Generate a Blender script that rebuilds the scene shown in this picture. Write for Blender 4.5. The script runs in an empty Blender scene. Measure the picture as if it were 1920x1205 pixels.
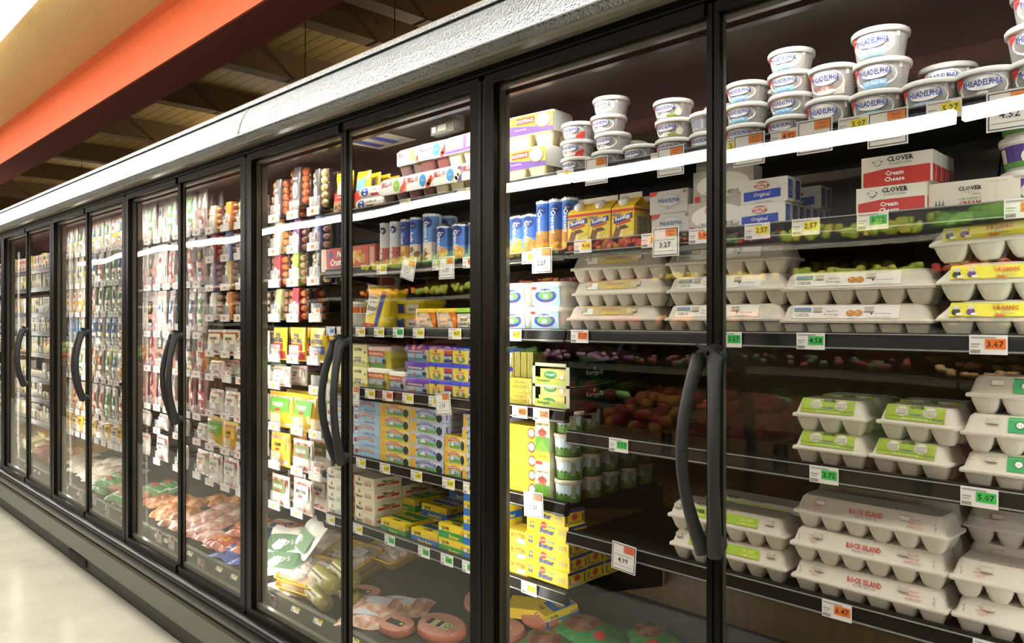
import bpy, math, random
from math import sin, cos, pi, radians
from mathutils import Vector, Matrix
random.seed(7)
C = bpy.context.scene.collection
S = bpy.context.scene
# ------------------------------------------------------------------ camera, world, light, exposure
FPX = 1430.0; CT, ST = 0.708, 0.7062; HY = 598.0
CX, CD, CZ = 0.809, 1.40, 1.50            # camera: X, distance from the glass plane (Y=0), height
cd = bpy.data.cameras.new('camera'); cam = bpy.data.objects.new('camera', cd); C.objects.link(cam)
cam.location = (CX, -CD, CZ); cam.rotation_euler = (pi / 2, 0, math.asin(CT))
cd.sensor_width = 36; cd.lens = FPX * 36 / 1920; cd.shift_y = (HY - 602.5) / 1920; cd.clip_start = .02
S.camera = cam
W_ = bpy.data.worlds.new('world'); S.world = W_; W_.use_nodes = True
W_.node_tree.nodes['Background'].inputs[0].default_value = (1, .93, .82, 1)
W_.node_tree.nodes['Background'].inputs[1].default_value = 0.07
S.view_settings.view_transform = 'Standard'; S.view_settings.look = 'None'
S.view_settings.exposure = 0.0; S.view_settings.gamma = 1; S.view_settings.use_curve_mapping = False
POSTS = [.683 - 1.366 * k for k in range(0, 8)]           # hinge posts between door pairs
PITCH = .683

def area(name, loc, rot, sx, sy, power, col=(1, 1, 1), spread=pi):
    l = bpy.data.lights.new(name, 'AREA'); l.shape = 'RECTANGLE'; l.size = sx; l.size_y = sy
    l.energy = power; l.color = col; l.spread = spread
    o = bpy.data.objects.new(name, l); o.location = loc; o.rotation_euler = rot; C.objects.link(o); return o
LED = (1, .965, .88)
P_LED, P_LED_NEAR, P_TOP, P_AISLE, P_PROD, P_ROOF = 3.7, 2.1, 2.9, 31, 620, 17
for k, px_ in enumerate(POSTS):                            # vertical LED strips on the inner sides of each post
    p = P_LED if k >= 1 else P_LED_NEAR
    for s in (-1, 1):
        if k == 1 and s == 1: p = P_LED_NEAR * 1.1
        elif k >= 1: p = P_LED
        area('led_strip', (px_ + s * .034, .062, 1.22), (pi / 2, 0, -s * radians(42)), .025, 1.6, p, LED)
for x0, x1, pw in ((-.70, .70, P_TOP), (-2.0, -.75, P_TOP), (-3.4, -2.1, P_TOP), (-4.8, -3.5, P_TOP), (-6.2, -4.9, P_TOP), (-7.5, -6.2, P_TOP)):
    area('canopy_led', ((x0 + x1) / 2, .056, 2.11), (radians(50), 0, 0), x1 - x0, .02, pw, LED, 1.6)
for i in range(8):                                         # fluorescent panels in the dropped ceiling over the aisle
    area('aisle_light', (1.2 - i * 2.5, -.60, 3.365), (0, 0, 0), 2.3, .70, P_AISLE, (1, .98, .93))
    area('aisle_uplight', (1.2 - i * 2.5, -.60, 3.405), (pi, 0, 0), 2.3, .5, 30, (1, .98, .9))
area('produce_light', (-9, -5.37, 3.055), (-radians(30), 0, 0), 24, .06, P_PROD * 3, (1, .97, .9), 2.0)
for x in (-2, -5, -9, -15):
    area('roof_fill', (x, 3.5, 3.3), (pi, 0, 0), 1.2, .3, P_ROOF, (1, .93, .76))  # unseen fill lamps, added to brighten the timber roof from below

# ------------------------------------------------------------------ picture-to-place helpers
def ratio(px):
    u = (px - 960) / FPX
    return (-CT + u * ST) / (ST + u * CT)
def XA(px, Y): return CX + (CD + Y) * ratio(px)
def ZA(px, py, Y):
    u = (px - 960) / FPX
    return CZ + (HY - py) * (CD + Y) / (ST + u * CT) / FPX
def on_z(px, py, z):
    u = (px - 960) / FPX; dep = (CZ - z) * FPX / (py - HY)
    L = dep * (ST + u * CT)
    return CX + L * ratio(px), L - CD
# ------------------------------------------------------------------ materials
_mats = {}
def lin(c):
    c /= 255.0
    return c / 12.92 if c <= .04045 else ((c + .055) / 1.055) ** 2.4
def rgb(h): return tuple(lin(int(h[i:i + 2], 16)) for i in (1, 3, 5)) + (1,)
def new_mat(n):
    m = bpy.data.materials.new(n); m.use_nodes = True; nt = m.node_tree
    return m, nt, nt.nodes['Principled BSDF']
def noise_bump(nt, b, scale, strength, dist=.01, detail=3, stretch=None, dim=None):
    tc = nt.nodes.new('ShaderNodeTexCoord'); n = nt.nodes.new('ShaderNodeTexNoise'); n.inputs['Scale'].default_value = scale; n.inputs['Detail'].default_value = detail
    if stretch:
        mp = nt.nodes.new('ShaderNodeMapping'); mp.inputs['Scale'].default_value = stretch
        nt.links.new(tc.outputs['Object'], mp.inputs[0]); nt.links.new(mp.outputs[0], n.inputs['Vector'])
    else: nt.links.new(tc.outputs['Object'], n.inputs['Vector'])
    bp = nt.nodes.new('ShaderNodeBump'); bp.inputs['Strength'].default_value = strength; bp.inputs['Distance'].default_value = dist
    nt.links.new(n.outputs['Fac'], bp.inputs['Height']); nt.links.new(bp.outputs[0], b.inputs['Normal'])
    return n
def mix_col(nt, b, fac, c1, c2, lo=.35, hi=.65):
    r = nt.nodes.new('ShaderNodeValToRGB'); r.color_ramp.elements[0].position = lo; r.color_ramp.elements[1].position = hi
    r.color_ramp.elements[0].color = rgb(c1); r.color_ramp.elements[1].color = rgb(c2)
    nt.links.new(fac, r.inputs[0]); nt.links.new(r.outputs[0], b.inputs['Base Color'])
def M(key):
    """'#rrggbb' matt card; g: glossy plastic; f: shrink film; e: moulded pulp; b: black enamel; c: chrome; x: clear plastic; s:#a#b speckled food under film"""
    if key in _mats: return _mats[key]
    t, c = (key[0], key[2:]) if key[1] == ':' else ('p', key)
    m, nt, b = new_mat('material'); b.inputs['Roughness'].default_value = .55
    if t == 's':
        c1, c2 = c[:7], c[7:14]; n = noise_bump(nt, b, 32, .28, .01); mix_col(nt, b, n.outputs['Fac'], c1, c2, .42, .58)
        b.inputs['Roughness'].default_value = .22
    else:
        b.inputs['Base Color'].default_value = rgb(c)
        if t == 'g': b.inputs['Roughness'].default_value = .28
        elif t == 'f': b.inputs['Roughness'].default_value = .2; noise_bump(nt, b, 45, .55, .012)
        elif t == 'e':
            b.inputs['Roughness'].default_value = .9; n = noise_bump(nt, b, 160, .35, .003); 
        elif t == 'b': b.inputs['Roughness'].default_value = .3; b.inputs['Specular IOR Level'].default_value = .18
        elif t == 'c': b.inputs['Roughness'].default_value = .2; b.inputs['Metallic'].default_value = 1
        elif t == 'x':
            for n in list(nt.nodes):
                if n.type != 'OUTPUT_MATERIAL': nt.nodes.remove(n)
            out = [n for n in nt.nodes][0]; tr = nt.nodes.new('ShaderNodeBsdfTransparent'); gl = nt.nodes.new('ShaderNodeBsdfPrincipled')
            gl.inputs['Base Color'].default_value = rgb(c); gl.inputs['Roughness'].default_value = .15
            mx = nt.nodes.new('ShaderNodeMixShader'); mx.inputs[0].default_value = .16
            nt.links.new(tr.outputs[0], mx.inputs[1]); nt.links.new(gl.outputs[0], mx.inputs[2]); nt.links.new(mx.outputs[0], out.inputs[0])
    _mats[key] = m; return m
# ------------------------------------------------------------------ text outlines
_txt = {}
def text_geo(s, bold, shear):
    k = (s, bold, shear)
    if k not in _txt:
        cu = bpy.data.curves.new('lettering', 'FONT'); cu.body = s; cu.resolution_u = 1; cu.offset = bold; cu.shear = shear
        o = bpy.data.objects.new('lettering', cu); me = bpy.data.meshes.new_from_object(o)
        vs = [tuple(v.co)[:2] for v in me.vertices]; fs = [tuple(p.vertices) for p in me.polygons]
        bpy.data.objects.remove(o); bpy.data.curves.remove(cu); bpy.data.meshes.remove(me)
        x0 = min(v[0] for v in vs); x1 = max(v[0] for v in vs); y0 = min(v[1] for v in vs); y1 = max(v[1] for v in vs)
        vs = [((x - (x0 + x1) / 2) / (y1 - y0), (y - (y0 + y1) / 2) / (y1 - y0)) for x, y in vs]
        _txt[k] = (vs, fs, (x1 - x0) / (y1 - y0))
    return _txt[k]
# ------------------------------------------------------------------ mesh builder
class PB:
    def __init__(s): s.v = []; s.f = []; s.m = []; s.s = []; s.mk = []
    def mi(s, k):
        if k not in s.mk: s.mk.append(k)
        return s.mk.index(k)
    def add(s, vs, fs, mk, smooth=False, X=None):
        o = len(s.v); i = s.mi(mk)
        s.v += [tuple(X @ Vector(v)) for v in vs] if X is not None else [tuple(v) for v in vs]
        for f in fs: s.f.append([o + a for a in f]); s.m.append(i); s.s.append(smooth)
        return s
    def box(s, x0, y0, z0, x1, y1, z1, mk, X=None):
        v = [(x, y, z) for x in (x0, x1) for y in (y0, y1) for z in (z0, z1)]
        return s.add(v, [(0, 1, 3, 2), (4, 6, 7, 5), (0, 4, 5, 1), (2, 3, 7, 6), (0, 2, 6, 4), (1, 5, 7, 3)], mk, False, X)
    def rings(s, rs, mk, smooth=True, cap0=True, cap1=True, X=None, closed=True):
        n = len(rs[0]); vs = [p for r in rs for p in r]; fs = []
        for a in range(len(rs) - 1):
            for i in range(n if closed else n - 1):
                j = (i + 1) % n; fs.append((a * n + i, a * n + j, (a + 1) * n + j, (a + 1) * n + i))
        s.add(vs, fs, mk, smooth, X)
        if cap0: s.add(rs[0], [tuple(range(n - 1, -1, -1))], mk, False, X)
        if cap1: s.add(rs[-1], [tuple(range(n))], mk, False, X)
        return s
    def lathe(s, prof, mk, n=20, X=None, cap0=True, cap1=True, smooth=True):
        return s.rings([[(r * cos(2 * pi * i / n), r * sin(2 * pi * i / n), z) for i in range(n)] for r, z in prof], mk, smooth, cap0, cap1, X)
    def rr(s, secs, mk, X=None, n=3, smooth=True, cap0=True, cap1=True):
        """stack of rounded rectangles: (cx, cy, hx, hy, r, z)"""
        rs = []
        for cx, cy, hx, hy, r, z in secs:
            g = []
            for q, (sx, sy) in enumerate(((1, 1), (-1, 1), (-1, -1), (1, -1))):
                for k in range(n + 1):
                    a = pi / 2 * q + pi / 2 * k / n
                    g.append((cx + sx * (hx - r) + r * cos(a), cy + sy * (hy - r) + r * sin(a), z))
            rs.append(g)
        return s.rings(rs, mk, smooth, cap0, cap1, X)
    def ell(s, c, r, mk, nu=10, nv=7, X=None):
        rs = []
        for j in range(1, nv):
            a = pi * j / nv - pi / 2
            rs.append([(c[0] + r[0] * cos(a) * cos(2 * pi * i / nu), c[1] + r[1] * cos(a) * sin(2 * pi * i / nu), c[2] + r[2] * sin(a)) for i in range(nu)])
        return s.rings(rs, mk, True, True, True, X)
    def tube(s, path, rad, mk, n=8, X=None, flat=1.0):
        rs = []; P = [Vector(p) for p in path]
        for i, p in enumerate(P):
            t = (P[min(i + 1, len(P) - 1)] - P[max(i - 1, 0)]).normalized()
            a = t.cross(Vector((0, 0, 1))) if abs(t.z) < .9 else t.cross(Vector((0, 1, 0)))
            a.normalize(); b = a.cross(t)
            r = rad(i / (len(P) - 1)) if callable(rad) else rad
            rs.append([tuple(p + a * r * flat * cos(2 * pi * k / n) + b * r * sin(2 * pi * k / n)) for k in range(n)])
        return s.rings(rs, mk, True, True, True, X)
    # printed artwork laid on a surface through fn(s, t, lift)
    def poly(s, fn, pts, mk, e=1):
        q = [fn(a, b, e * .0005) for a, b in pts]; return s.add(q, [tuple(range(len(q)))], mk)
    def rect(s, fn, a0, b0, a1, b1, mk, e=1, seg=1):
        if getattr(fn, 'bend', None) and b0 < 1 < b1: s.rect(fn, a0, b0, a1, 1, mk, e, seg); b0 = 1.0001
        for i in range(seg):
            p = a0 + (a1 - a0) * i / seg; q = a0 + (a1 - a0) * (i + 1) / seg
            s.poly(fn, [(p, b0), (q, b0), (q, b1), (p, b1)], mk, e)
        return s
    def oval(s, fn, a, b, ra, rb, mk, e=1, n=14, rot=0):
        # fan so that it can wrap a curved wall
        q = [fn(a, b, e * .0005)]
        for i in range(n):
            x = ra * cos(2 * pi * i / n); y = rb * sin(2 * pi * i / n)
            q.append(fn(a + x * cos(rot) - y * sin(rot), b + x * sin(rot) + y * cos(rot), e * .0005))
        return s.add(q, [(0, i + 1, (i + 1) % n + 1) for i in range(n)], mk)
    def text(s, fn, tx, a, b, h, mk, e=2, maxw=None, bold=0.0, shear=0.0, rot=0):
        vs, fs, w = text_geo(tx, bold, shear); k = h; kx = h
        if maxw and w * h > maxw: kx = maxw / w
        if maxw and kx < h * .55: k = kx / .55
        o = [(x * kx * cos(rot) - y * k * sin(rot), x * kx * sin(rot) + y * k * cos(rot)) for x, y in vs]
        return s.add([fn(a + x, b + y, e * .0005) for x, y in o], fs, mk)
    def mesh(s, name):
        me = bpy.data.meshes.new(name); me.from_pydata(s.v, [], s.f)
        for k in s.mk: me.materials.append(M(k) if isinstance(k, str) else k)
        me.polygons.foreach_set('material_index', s.m); me.polygons.foreach_set('use_smooth', s.s); me.update()
        return me
def F_front(w, y=0):    return lambda s, t, e: (s - w / 2, y - e, t)
def F_side(x, y0):      return lambda s, t, e: (x + e, y0 + s, t)
def F_top(w, z, y0=0):  return lambda s, t, e: (s - w / 2, y0 + t, z + e)
def F_cyl(r0, r1, h, cy, th0=0):
    rm = (r0 + r1) / 2
    def fn(s, t, e):
        r = r0 + (r1 - r0) * t / h + e; a = s / rm + th0
        return (r * sin(a), cy - r * cos(a), t)
    return fn
# ------------------------------------------------------------------ things
NAMES = {}
def link(name, me, parent=None, loc=(0, 0, 0), rot=(0, 0, 0)):
    o = bpy.data.objects.new(name, me); o.location = loc; o.rotation_euler = rot; C.objects.link(o)
    if parent: o.parent = parent
    return o
def tag(o, label=None, cat=None, group=None, kind=None):
    if label: o['label'] = label
    if cat: o['category'] = cat
    if group: o['group'] = group
    if kind: o['kind'] = kind
    return o
def struct(name, pb, parent=None, loc=(0, 0, 0), rot=(0, 0, 0)):
    o = link(name, pb.mesh(name), parent, loc, rot)
    if not parent: o['kind'] = 'structure'
    return o
class Kit:
    """a kind of thing, modelled once: front face on y=0, base on z=0, centred on x=0"""
    def __init__(s, name, cat, look, w, parts, d=.1, h=.1):
        s.name, s.cat, s.look, s.w, s.d, s.h = name, cat, look, w, d, h
        s.parts = [(n, p.mesh(n) if isinstance(p, PB) else p) for n, p in parts]
REG = []
def put(k, x, y, z, row, rz=0, look=None, stack=None, level=0, back=0, rx=0, ry=0, door=None):
    if len(k.parts) == 1: o = link(k.name, k.parts[0][1])
    else:
        o = link(k.name, None); o.empty_display_size = .02
        for n, me in k.parts: link(n, me, o)
    o.location = (x, y, z); o.rotation_euler = (rx, ry, rz); o['category'] = k.cat
    REG.append(dict(o=o, look=look or k.look, x=x, y=y, z=z, row=row, door=door if door is not None else door_of(x, y), stack=round(stack, 3) if stack is not None else None, level=level, back=back, cat=k.cat))
    return o
def door_of(x, y):
    px = 960 + FPX * ((lambda r: (CT + r * ST) / (ST - r * CT))((x - CX) / (CD + y)))   # column the thing shows in
    xs = CX + CD * ratio(px)                                                          # where that line of sight crosses the glass
    return int(math.floor((PITCH - xs) / PITCH))
ORD = 'first second third fourth fifth sixth seventh eighth ninth tenth eleventh twelfth thirteenth fourteenth fifteenth sixteenth seventeenth eighteenth nineteenth twentieth'.split()
def ordn(i): return ORD[i] if i < len(ORD) else str(i + 1) + 'th'
def finish_labels():
    by = {}
    for r in REG: by.setdefault((r['look'], r['door'], r['row']), []).append(r)
    for (look, door, row), v in by.items():
        dn = ordn(door) + ' door from near end'
        pos = sorted({(r['stack'] if r['stack'] is not None else round(r['x'], 3)) for r in v}, reverse=True)
        for r in v:
            me = r['stack'] if r['stack'] is not None else round(r['x'], 3)
            bits = []
            if len(pos) > 1: bits.append(ordn(pos.index(me)) + ' along')
            same = [q for q in v if (q['stack'] if q['stack'] is not None else round(q['x'], 3)) == me]
            lv = sorted({q['level'] for q in same}); bk = sorted({q['back'] for q in same})
            if len(lv) > 1:
                i = lv.index(r['level']); n = len(lv)
                bits.append('topmost' if i == n - 1 else 'bottom' if i == 0 else ordn(n - 1 - i) + ' down')
            if len(bk) > 1 and bk.index(r['back']): bits.append(ordn(bk.index(r['back'])) + ' behind')
            o = r['o']; lab = look + (', ' + ' '.join(bits) if bits else '') + ', ' + row + ', ' + dn
            if len(lab.replace(',', '').split()) > 16: lab = lab.replace(' from near end', '')
            o['label'] = lab; o['group'] = '%ss on %s behind %s door' % (r['cat'], row, ordn(door))
# ================================================================== THE ROOM
def m_floor():
    m, nt, b = new_mat('polished_concrete'); b.inputs['Roughness'].default_value = .16
    tc = nt.nodes.new('ShaderNodeTexCoord'); n = nt.nodes.new('ShaderNodeTexNoise'); n.inputs['Scale'].default_value = 3.5; n.inputs['Detail'].default_value = 8
    nt.links.new(tc.outputs['Object'], n.inputs['Vector']); mix_col(nt, b, n.outputs['Fac'], '#b7b7a6', '#c6c6b6', .3, .7)
    n2 = nt.nodes.new('ShaderNodeTexNoise'); n2.inputs['Scale'].default_value = 14; n2.inputs['Detail'].default_value = 5; nt.links.new(tc.outputs['Object'], n2.inputs['Vector'])
    r = nt.nodes.new('ShaderNodeMapRange'); r.inputs['To Min'].default_value = .10; r.inputs['To Max'].default_value = .34
    nt.links.new(n2.outputs['Fac'], r.inputs['Value']); nt.links.new(r.outputs[0], b.inputs['Roughness']); return m
def m_plaster(c, bump=.15):
    m, nt, b = new_mat('painted_plaster'); b.inputs['Roughness'].default_value = .8; b.inputs['Base Color'].default_value = rgb(c)
    noise_bump(nt, b, 60, bump, .01); return m
def m_wood(dirx=True, c1='#8f6b35', c2='#b98f4e', planks=True, pitch=.14):
    m, nt, b = new_mat('timber'); b.inputs['Roughness'].default_value = .7
    tc = nt.nodes.new('ShaderNodeTexCoord'); mp = nt.nodes.new('ShaderNodeMapping'); mp.inputs['Scale'].default_value = (1.2, 22, 22) if dirx else (22, 1.2, 22)
    n = nt.nodes.new('ShaderNodeTexNoise'); n.inputs['Scale'].default_value = 1; n.inputs['Detail'].default_value = 4
    nt.links.new(tc.outputs['Object'], mp.inputs[0]); nt.links.new(mp.outputs[0], n.inputs['Vector'])
    r = nt.nodes.new('ShaderNodeValToRGB'); r.color_ramp.elements[0].color = rgb(c1); r.color_ramp.elements[1].color = rgb(c2)
    nt.links.new(n.outputs['Fac'], r.inputs[0]); last = r.outputs[0]
    # knots
    v = nt.nodes.new('ShaderNodeTexVoronoi'); v.inputs['Scale'].default_value = 2.6; nt.links.new(tc.outputs['Object'], v.inputs['Vector'])
    kr = nt.nodes.new('ShaderNodeValToRGB'); kr.color_ramp.elements[0].position = .03; kr.color_ramp.elements[1].position = .085; kr.color_ramp.elements[0].color = (.25, .2, .15, 1)
    nt.links.new(v.outputs['Distance'], kr.inputs[0]); mx = nt.nodes.new('ShaderNodeMixRGB'); mx.blend_type = 'MULTIPLY'; mx.inputs[0].default_value = 1
    nt.links.new(last, mx.inputs[1]); nt.links.new(kr.outputs[0], mx.inputs[2]); last = mx.outputs[0]
    if planks:
        sp = nt.nodes.new('ShaderNodeSeparateXYZ'); nt.links.new(tc.outputs['Object'], sp.inputs[0])
        mo = nt.nodes.new('ShaderNodeMath'); mo.operation = 'PINGPONG'; mo.inputs[1].default_value = pitch / 2; nt.links.new(sp.outputs['Y' if dirx else 'X'], mo.inputs[0])
        g = nt.nodes.new('ShaderNodeMath'); g.operation = 'GREATER_THAN'; g.inputs[1].default_value = .006; nt.links.new(mo.outputs[0], g.inputs[0])
        g2 = nt.nodes.new('ShaderNodeMapRange'); g2.inputs['To Min'].default_value = .18; nt.links.new(g.outputs[0], g2.inputs['Value'])
        mx2 = nt.nodes.new('ShaderNodeMixRGB'); mx2.blend_type = 'MULTIPLY'; mx2.inputs[0].default_value = 1
        nt.links.new(last, mx2.inputs[1]); nt.links.new(g2.outputs[0], mx2.inputs[2]); last = mx2.outputs[0]
    nt.links.new(last, b.inputs['Base Color']); return m
XL, XR, YF, YB = -24.0, 5.0, -9.0, 9.0
CEILZ = 3.48
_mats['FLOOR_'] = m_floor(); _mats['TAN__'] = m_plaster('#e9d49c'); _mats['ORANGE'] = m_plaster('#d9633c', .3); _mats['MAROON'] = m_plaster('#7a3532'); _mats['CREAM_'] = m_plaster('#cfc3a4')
_mats['PLANKS'] = m_wood(True, '#866a3a', '#a5854e'); _mats['BEAMWD'] = m_wood(False, '#63492a', '#7a5c36', False); _mats['DARKWL'] = m_plaster('#3b3122')
struct('floor', PB().box(XL, YF, -.1, XR, YB, 0, 'FLOOR_'))
struct('ceiling', PB().box(XL, -2.2, CEILZ, XR, .42, CEILZ + .1, 'TAN__'))
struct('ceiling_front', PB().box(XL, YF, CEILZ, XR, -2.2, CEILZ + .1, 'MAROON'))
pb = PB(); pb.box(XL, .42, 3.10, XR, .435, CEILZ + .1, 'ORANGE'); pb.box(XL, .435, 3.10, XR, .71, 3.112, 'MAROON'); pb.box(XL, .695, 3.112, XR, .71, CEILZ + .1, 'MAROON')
struct('trim_1', pb)                                       # the orange soffit beam, shade painted into its maroon underside
struct('ceiling_roof', PB().box(XL, .71, 4.25, XR, YB, 4.35, 'PLANKS'))
for i, bx in enumerate([1.2, -.7, -2.5, -4.25, -4.95, -6.45, -8.2, -10.3, -12.4, -14.6, -17, -19.5, -22]):
    o = struct('trim_%d' % (i + 2), PB().box(bx - .09, .71, 3.98, bx + .09, YB, 4.25, 'BEAMWD'))
struct('wall_back', PB().box(XL, YB, 0, XR, YB + .1, 4.35, 'DARKWL'))
struct('wall_front', PB().box(XL, YF - .1, 0, XR, YF, 3.58, 'CREAM_'))
struct('wall_left', PB().box(XL - .1, YF, 0, XL, YB, 4.35, 'DARKWL'))
struct('wall_right', PB().box(XR, YF, 0, XR + .1, YB, 4.35, 'CREAM_'))
# a conduit and a drop rod under the roof
tag(link('roof_conduit', PB().tube([(XL, 2.6, 3.95), (-3, 2.6, 3.95), (3, 2.6, 3.95)], .012, 'c:#b8b8b0').mesh('roof_conduit')), 'thin metal conduit running under the timber roof beams', 'pipe')
for k in (-2.95, -4.0, -9.1):
    tag(link('drop_rod', PB().tube([(0, 0, 0), (0, 0, 1.75)], .003, '#3a342c', 5).mesh('drop_rod'), None, (k, 1.35, 2.5)), 'thin dark hanging rod below the timber roof', 'rod', 'drop rods under the roof')

def m_emit(c, s):
    m, nt, b = new_mat('lamp_lens'); b.inputs['Emission Color'].default_value = rgb(c); b.inputs['Emission Strength'].default_value = s; b.inputs['Base Color'].default_value = rgb(c); return m
_mats['LENS__'] = m_emit('#fffaf0', 6); _mats['TUBE__'] = m_emit('#fffcf6', 26)
for i in range(8):
    x = 1.2 - i * 2.5
    o = link('ceiling_light', None, None, (x, -.60, CEILZ)); tag(o, 'white fluorescent ceiling panel above the aisle, %s from near end' % ordn(i), 'ceiling light', 'fluorescent panels over the aisle')
    link('housing', PB().box(-1.249, -.40, -.10, 1.249, .40, -.08, 'g:#e8e6e0').mesh('housing'), o)
    link('diffuser', PB().box(-1.245, -.39, -.108, 1.245, .39, -.1005, 'LENS__').mesh('diffuser'), o)
    for sx in (-.9, .9): link('hanger', PB().tube([(sx, 0, -.08), (sx, 0, 0)], .006, 'c:#b8b8b0', 6).mesh('hanger'), o)

# ------------------------------------------------------------------ produce cases across the aisle (they show in the door glass)
def case(x0, x1, nm):
    o = link('produce_case', None, None, (0, 0, 0)); tag(o, 'black tiered produce case across the aisle, ' + nm, 'display case', 'produce cases across the aisle')
    pb = PB(); pb.box(x0, -6.9, 0, x1, -6.75, 3.25, '#22201c'); pb.box(x0, -6.75, 0, x1, -5.6, .45, '#4a3c2a')
    link('body', pb.mesh('body'), o)
    link('canopy', PB().box(x0, -6.75, 3.19, x1, -5.35, 3.30, 'b:#2b2b2b').mesh('canopy'), o)
    link('lamp', PB().box(x0 + .02, -5.42, 3.07, x1 - .02, -5.32, 3.165, 'TUBE__').mesh('lamp'), o)
    for z, yf in TIERS:
        link('shelf', PB().box(x0, -6.75, z - .06, x1, yf, z, '#2a2722').mesh('shelf'), o)
        link('price_strip', PB().box(x0, yf, z - .06, x1, yf + .01, z - .01, 'g:#777468').mesh('price_strip'), o)
TIERS = [(.55, -5.45), (.98, -5.6), (1.4, -5.75), (1.86, -5.9), (2.3, -6.0)]
for i in range(7): case(3 - 4 * (i + 1), 3 - 4 * i - .02, ordn(i) + ' from near end')
def heap(name, look, cols, x0, x1, z, yf, r, squash=1.0, n=70):
    pb = PB()
    for k in range(n):
        t = random.random(); x = x0 + (x1 - x0) * random.random(); y = yf - r - .45 * t
        pb.ell((x, y, z + r * squash + .16 * t + random.random() * .02), (r, r, r * squash), random.choice(cols), 7, 5)
    tag(link(name, pb.mesh(name)), look, name.replace('_', ' '), None, 'stuff')
HP = [('pear_heap', 'pile of green and yellow pears', ['#a3b03a', '#c2b845', '#8c9a30'], .045, 1.25), ('apple_heap', 'pile of red and gold apples', ['#b33a2a', '#c98a3a', '#9c2a24'], .042, .95),
      ('orange_heap', 'pile of oranges', ['#e08a22', '#d97a1a'], .042, 1), ('lettuce_heap', 'pile of green lettuce heads', ['#5c8a33', '#3f6b28', '#7ea84a'], .07, .8),
      ('tomato_heap', 'pile of red tomatoes', ['#a52a20', '#8a2420'], .04, .9), ('onion_heap', 'pile of purple onions', ['#8d5a80', '#b08a9a', '#6d3f66'], .042, .9),
      ('parsnip_heap', 'pile of pale parsnips', ['#c9a468', '#b58a4c'], .04, .6), ('lemon_heap', 'pile of yellow lemons', ['#e0c832', '#d4b626'], .035, 1.1),
      ('pepper_heap', 'pile of dark peppers and berries', ['#5a2a3a', '#3c5a2c', '#7a2a22'], .04, 1)]
LAY = {0: [4, 4, 3, 4, 3, 4, 2, 3], 1: [5, 6, 8, 8, 5, 3, 2, 4], 2: [5, 6, 8, 2, 4, 7, 2, 8], 3: [3, 1, 0, 7, 8, 1, 0, 2], 4: [0, 3, 0, 8, 1, 7, 3, 0]}
for ti, lay in LAY.items():
    z, yf = TIERS[ti]
    for j, q in enumerate(lay):
        nm, lk, cols, r, sq = HP[q]; x1 = 1.6 - j * 1.5
        heap(nm, '%s on %s tier across the aisle, %s along' % (lk, ordn(ti), ordn(j)), cols, x1 - 1.42, x1, z, yf, r, sq, 64)

def island(x0, x1, nm, goods):
    o = link('produce_island', None, None, (0, 0, 0)); tag(o, 'low brown wooden produce island behind the camera aisle, ' + nm, 'display island', 'produce islands across the aisle')
    link('body', PB().box(x0, -3.2, .10, x1, -1.94, .80, 'ISLAND').mesh('body'), o); link('toe_kick', PB().box(x0 + .01, -3.15, 0, x1 - .01, -1.99, .10, '#0b0b0a').mesh('toe_kick'), o)
    n = int((x1 - x0) / .6); w = (x1 - x0) / n
    for i in range(n):
        a = x0 + i * w + .02; b_ = a + w - .04; c = PB(); c.box(a, -2.45, .80, b_, -2.43, .915, 'CRATE_'); c.box(a, -1.96, .80, b_, -1.945, .85, 'CRATE_'); c.box(a, -1.96, .86, b_, -1.945, .915, 'CRATE_')
        c.box(a, -2.45, .80, a + .015, -1.945, .915, 'CRATE_'); c.box(b_ - .015, -2.45, .80, b_, -1.945, .915, 'CRATE_'); tag(link('wooden_crate', c.mesh('wooden_crate')), 'slatted wooden crate on the %s produce island, %s along' % (nm.split()[0], ordn(i)), 'crate', 'crates on the produce islands')
        q = HP[goods[i % len(goods)]]; heap(q[0], '%s in the %s crate of the %s island' % (q[1], ordn(i), nm.split()[0]), q[2], a + .05, b_ - .05, .86, -1.93, q[3], q[4], 36)
_mats['ISLAND'] = m_wood(False, '#4a3420', '#5c432a', False); _mats['CRATE_'] = m_wood(False, '#7a5c38', '#94724a', False)
island(-3.2, 2.2, 'first from near end', [8, 4, 1, 4, 3]); island(-9.2, -3.5, 'second from near end', [5, 0, 7, 1, 3]); island(-15.2, -9.5, 'third from near end', [2, 7, 0, 3, 1])

# ================================================================== THE REFRIGERATED CASE
X0, X1 = POSTS[-1], .683            # ends of the door line (-6.147 .. .683)
XE = .683
def m_stucco():
    m, nt, b = new_mat('embossed_aluminium'); b.inputs['Metallic'].default_value = 1; b.inputs['Roughness'].default_value = .36; b.inputs['Base Color'].default_value = rgb('#b2b9be')
    noise_bump(nt, b, 145, 1.0, .055, 2); return m
_mats['STUCCO'] = m_stucco()
def m_backpanel():
    m, nt, b = new_mat('back_panel'); b.inputs['Roughness'].default_value = .45
    n = noise_bump(nt, b, 3, .05, .01, 4, (14, 1, 1)); mix_col(nt, b, n.outputs['Fac'], '#4a3714', '#5a4519', .3, .7); return m
_mats['BACKPN'] = m_backpanel()
_mats['KICKPN'] = m_plaster('#565244', .05); _mats['KICKPN'].node_tree.nodes['Principled BSDF'].inputs['Roughness'].default_value = .35
case_root = link('refrigerated_case', None, None, (-2.7, .3, 0)); tag(case_root, 'long black glass-door refrigerated case with embossed silver cornice', 'refrigerated case')
def cp(name, pb, label=None):
    o = link(name, pb.mesh(name), case_root, (2.7, -.3, 0))
    if label: o['label'] = label
    return o
def extr(prof, x0, x1, mk, closed=True):
    pb = PB(); pb.rings([[(x, y, z) for y, z in prof] for x in (x0, x1)], mk, False); return pb
XW = 1.366
cp('back_panel', PB().box(X0, .60, .62, XE, .62, 2.14, 'BACKPN'))
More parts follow.
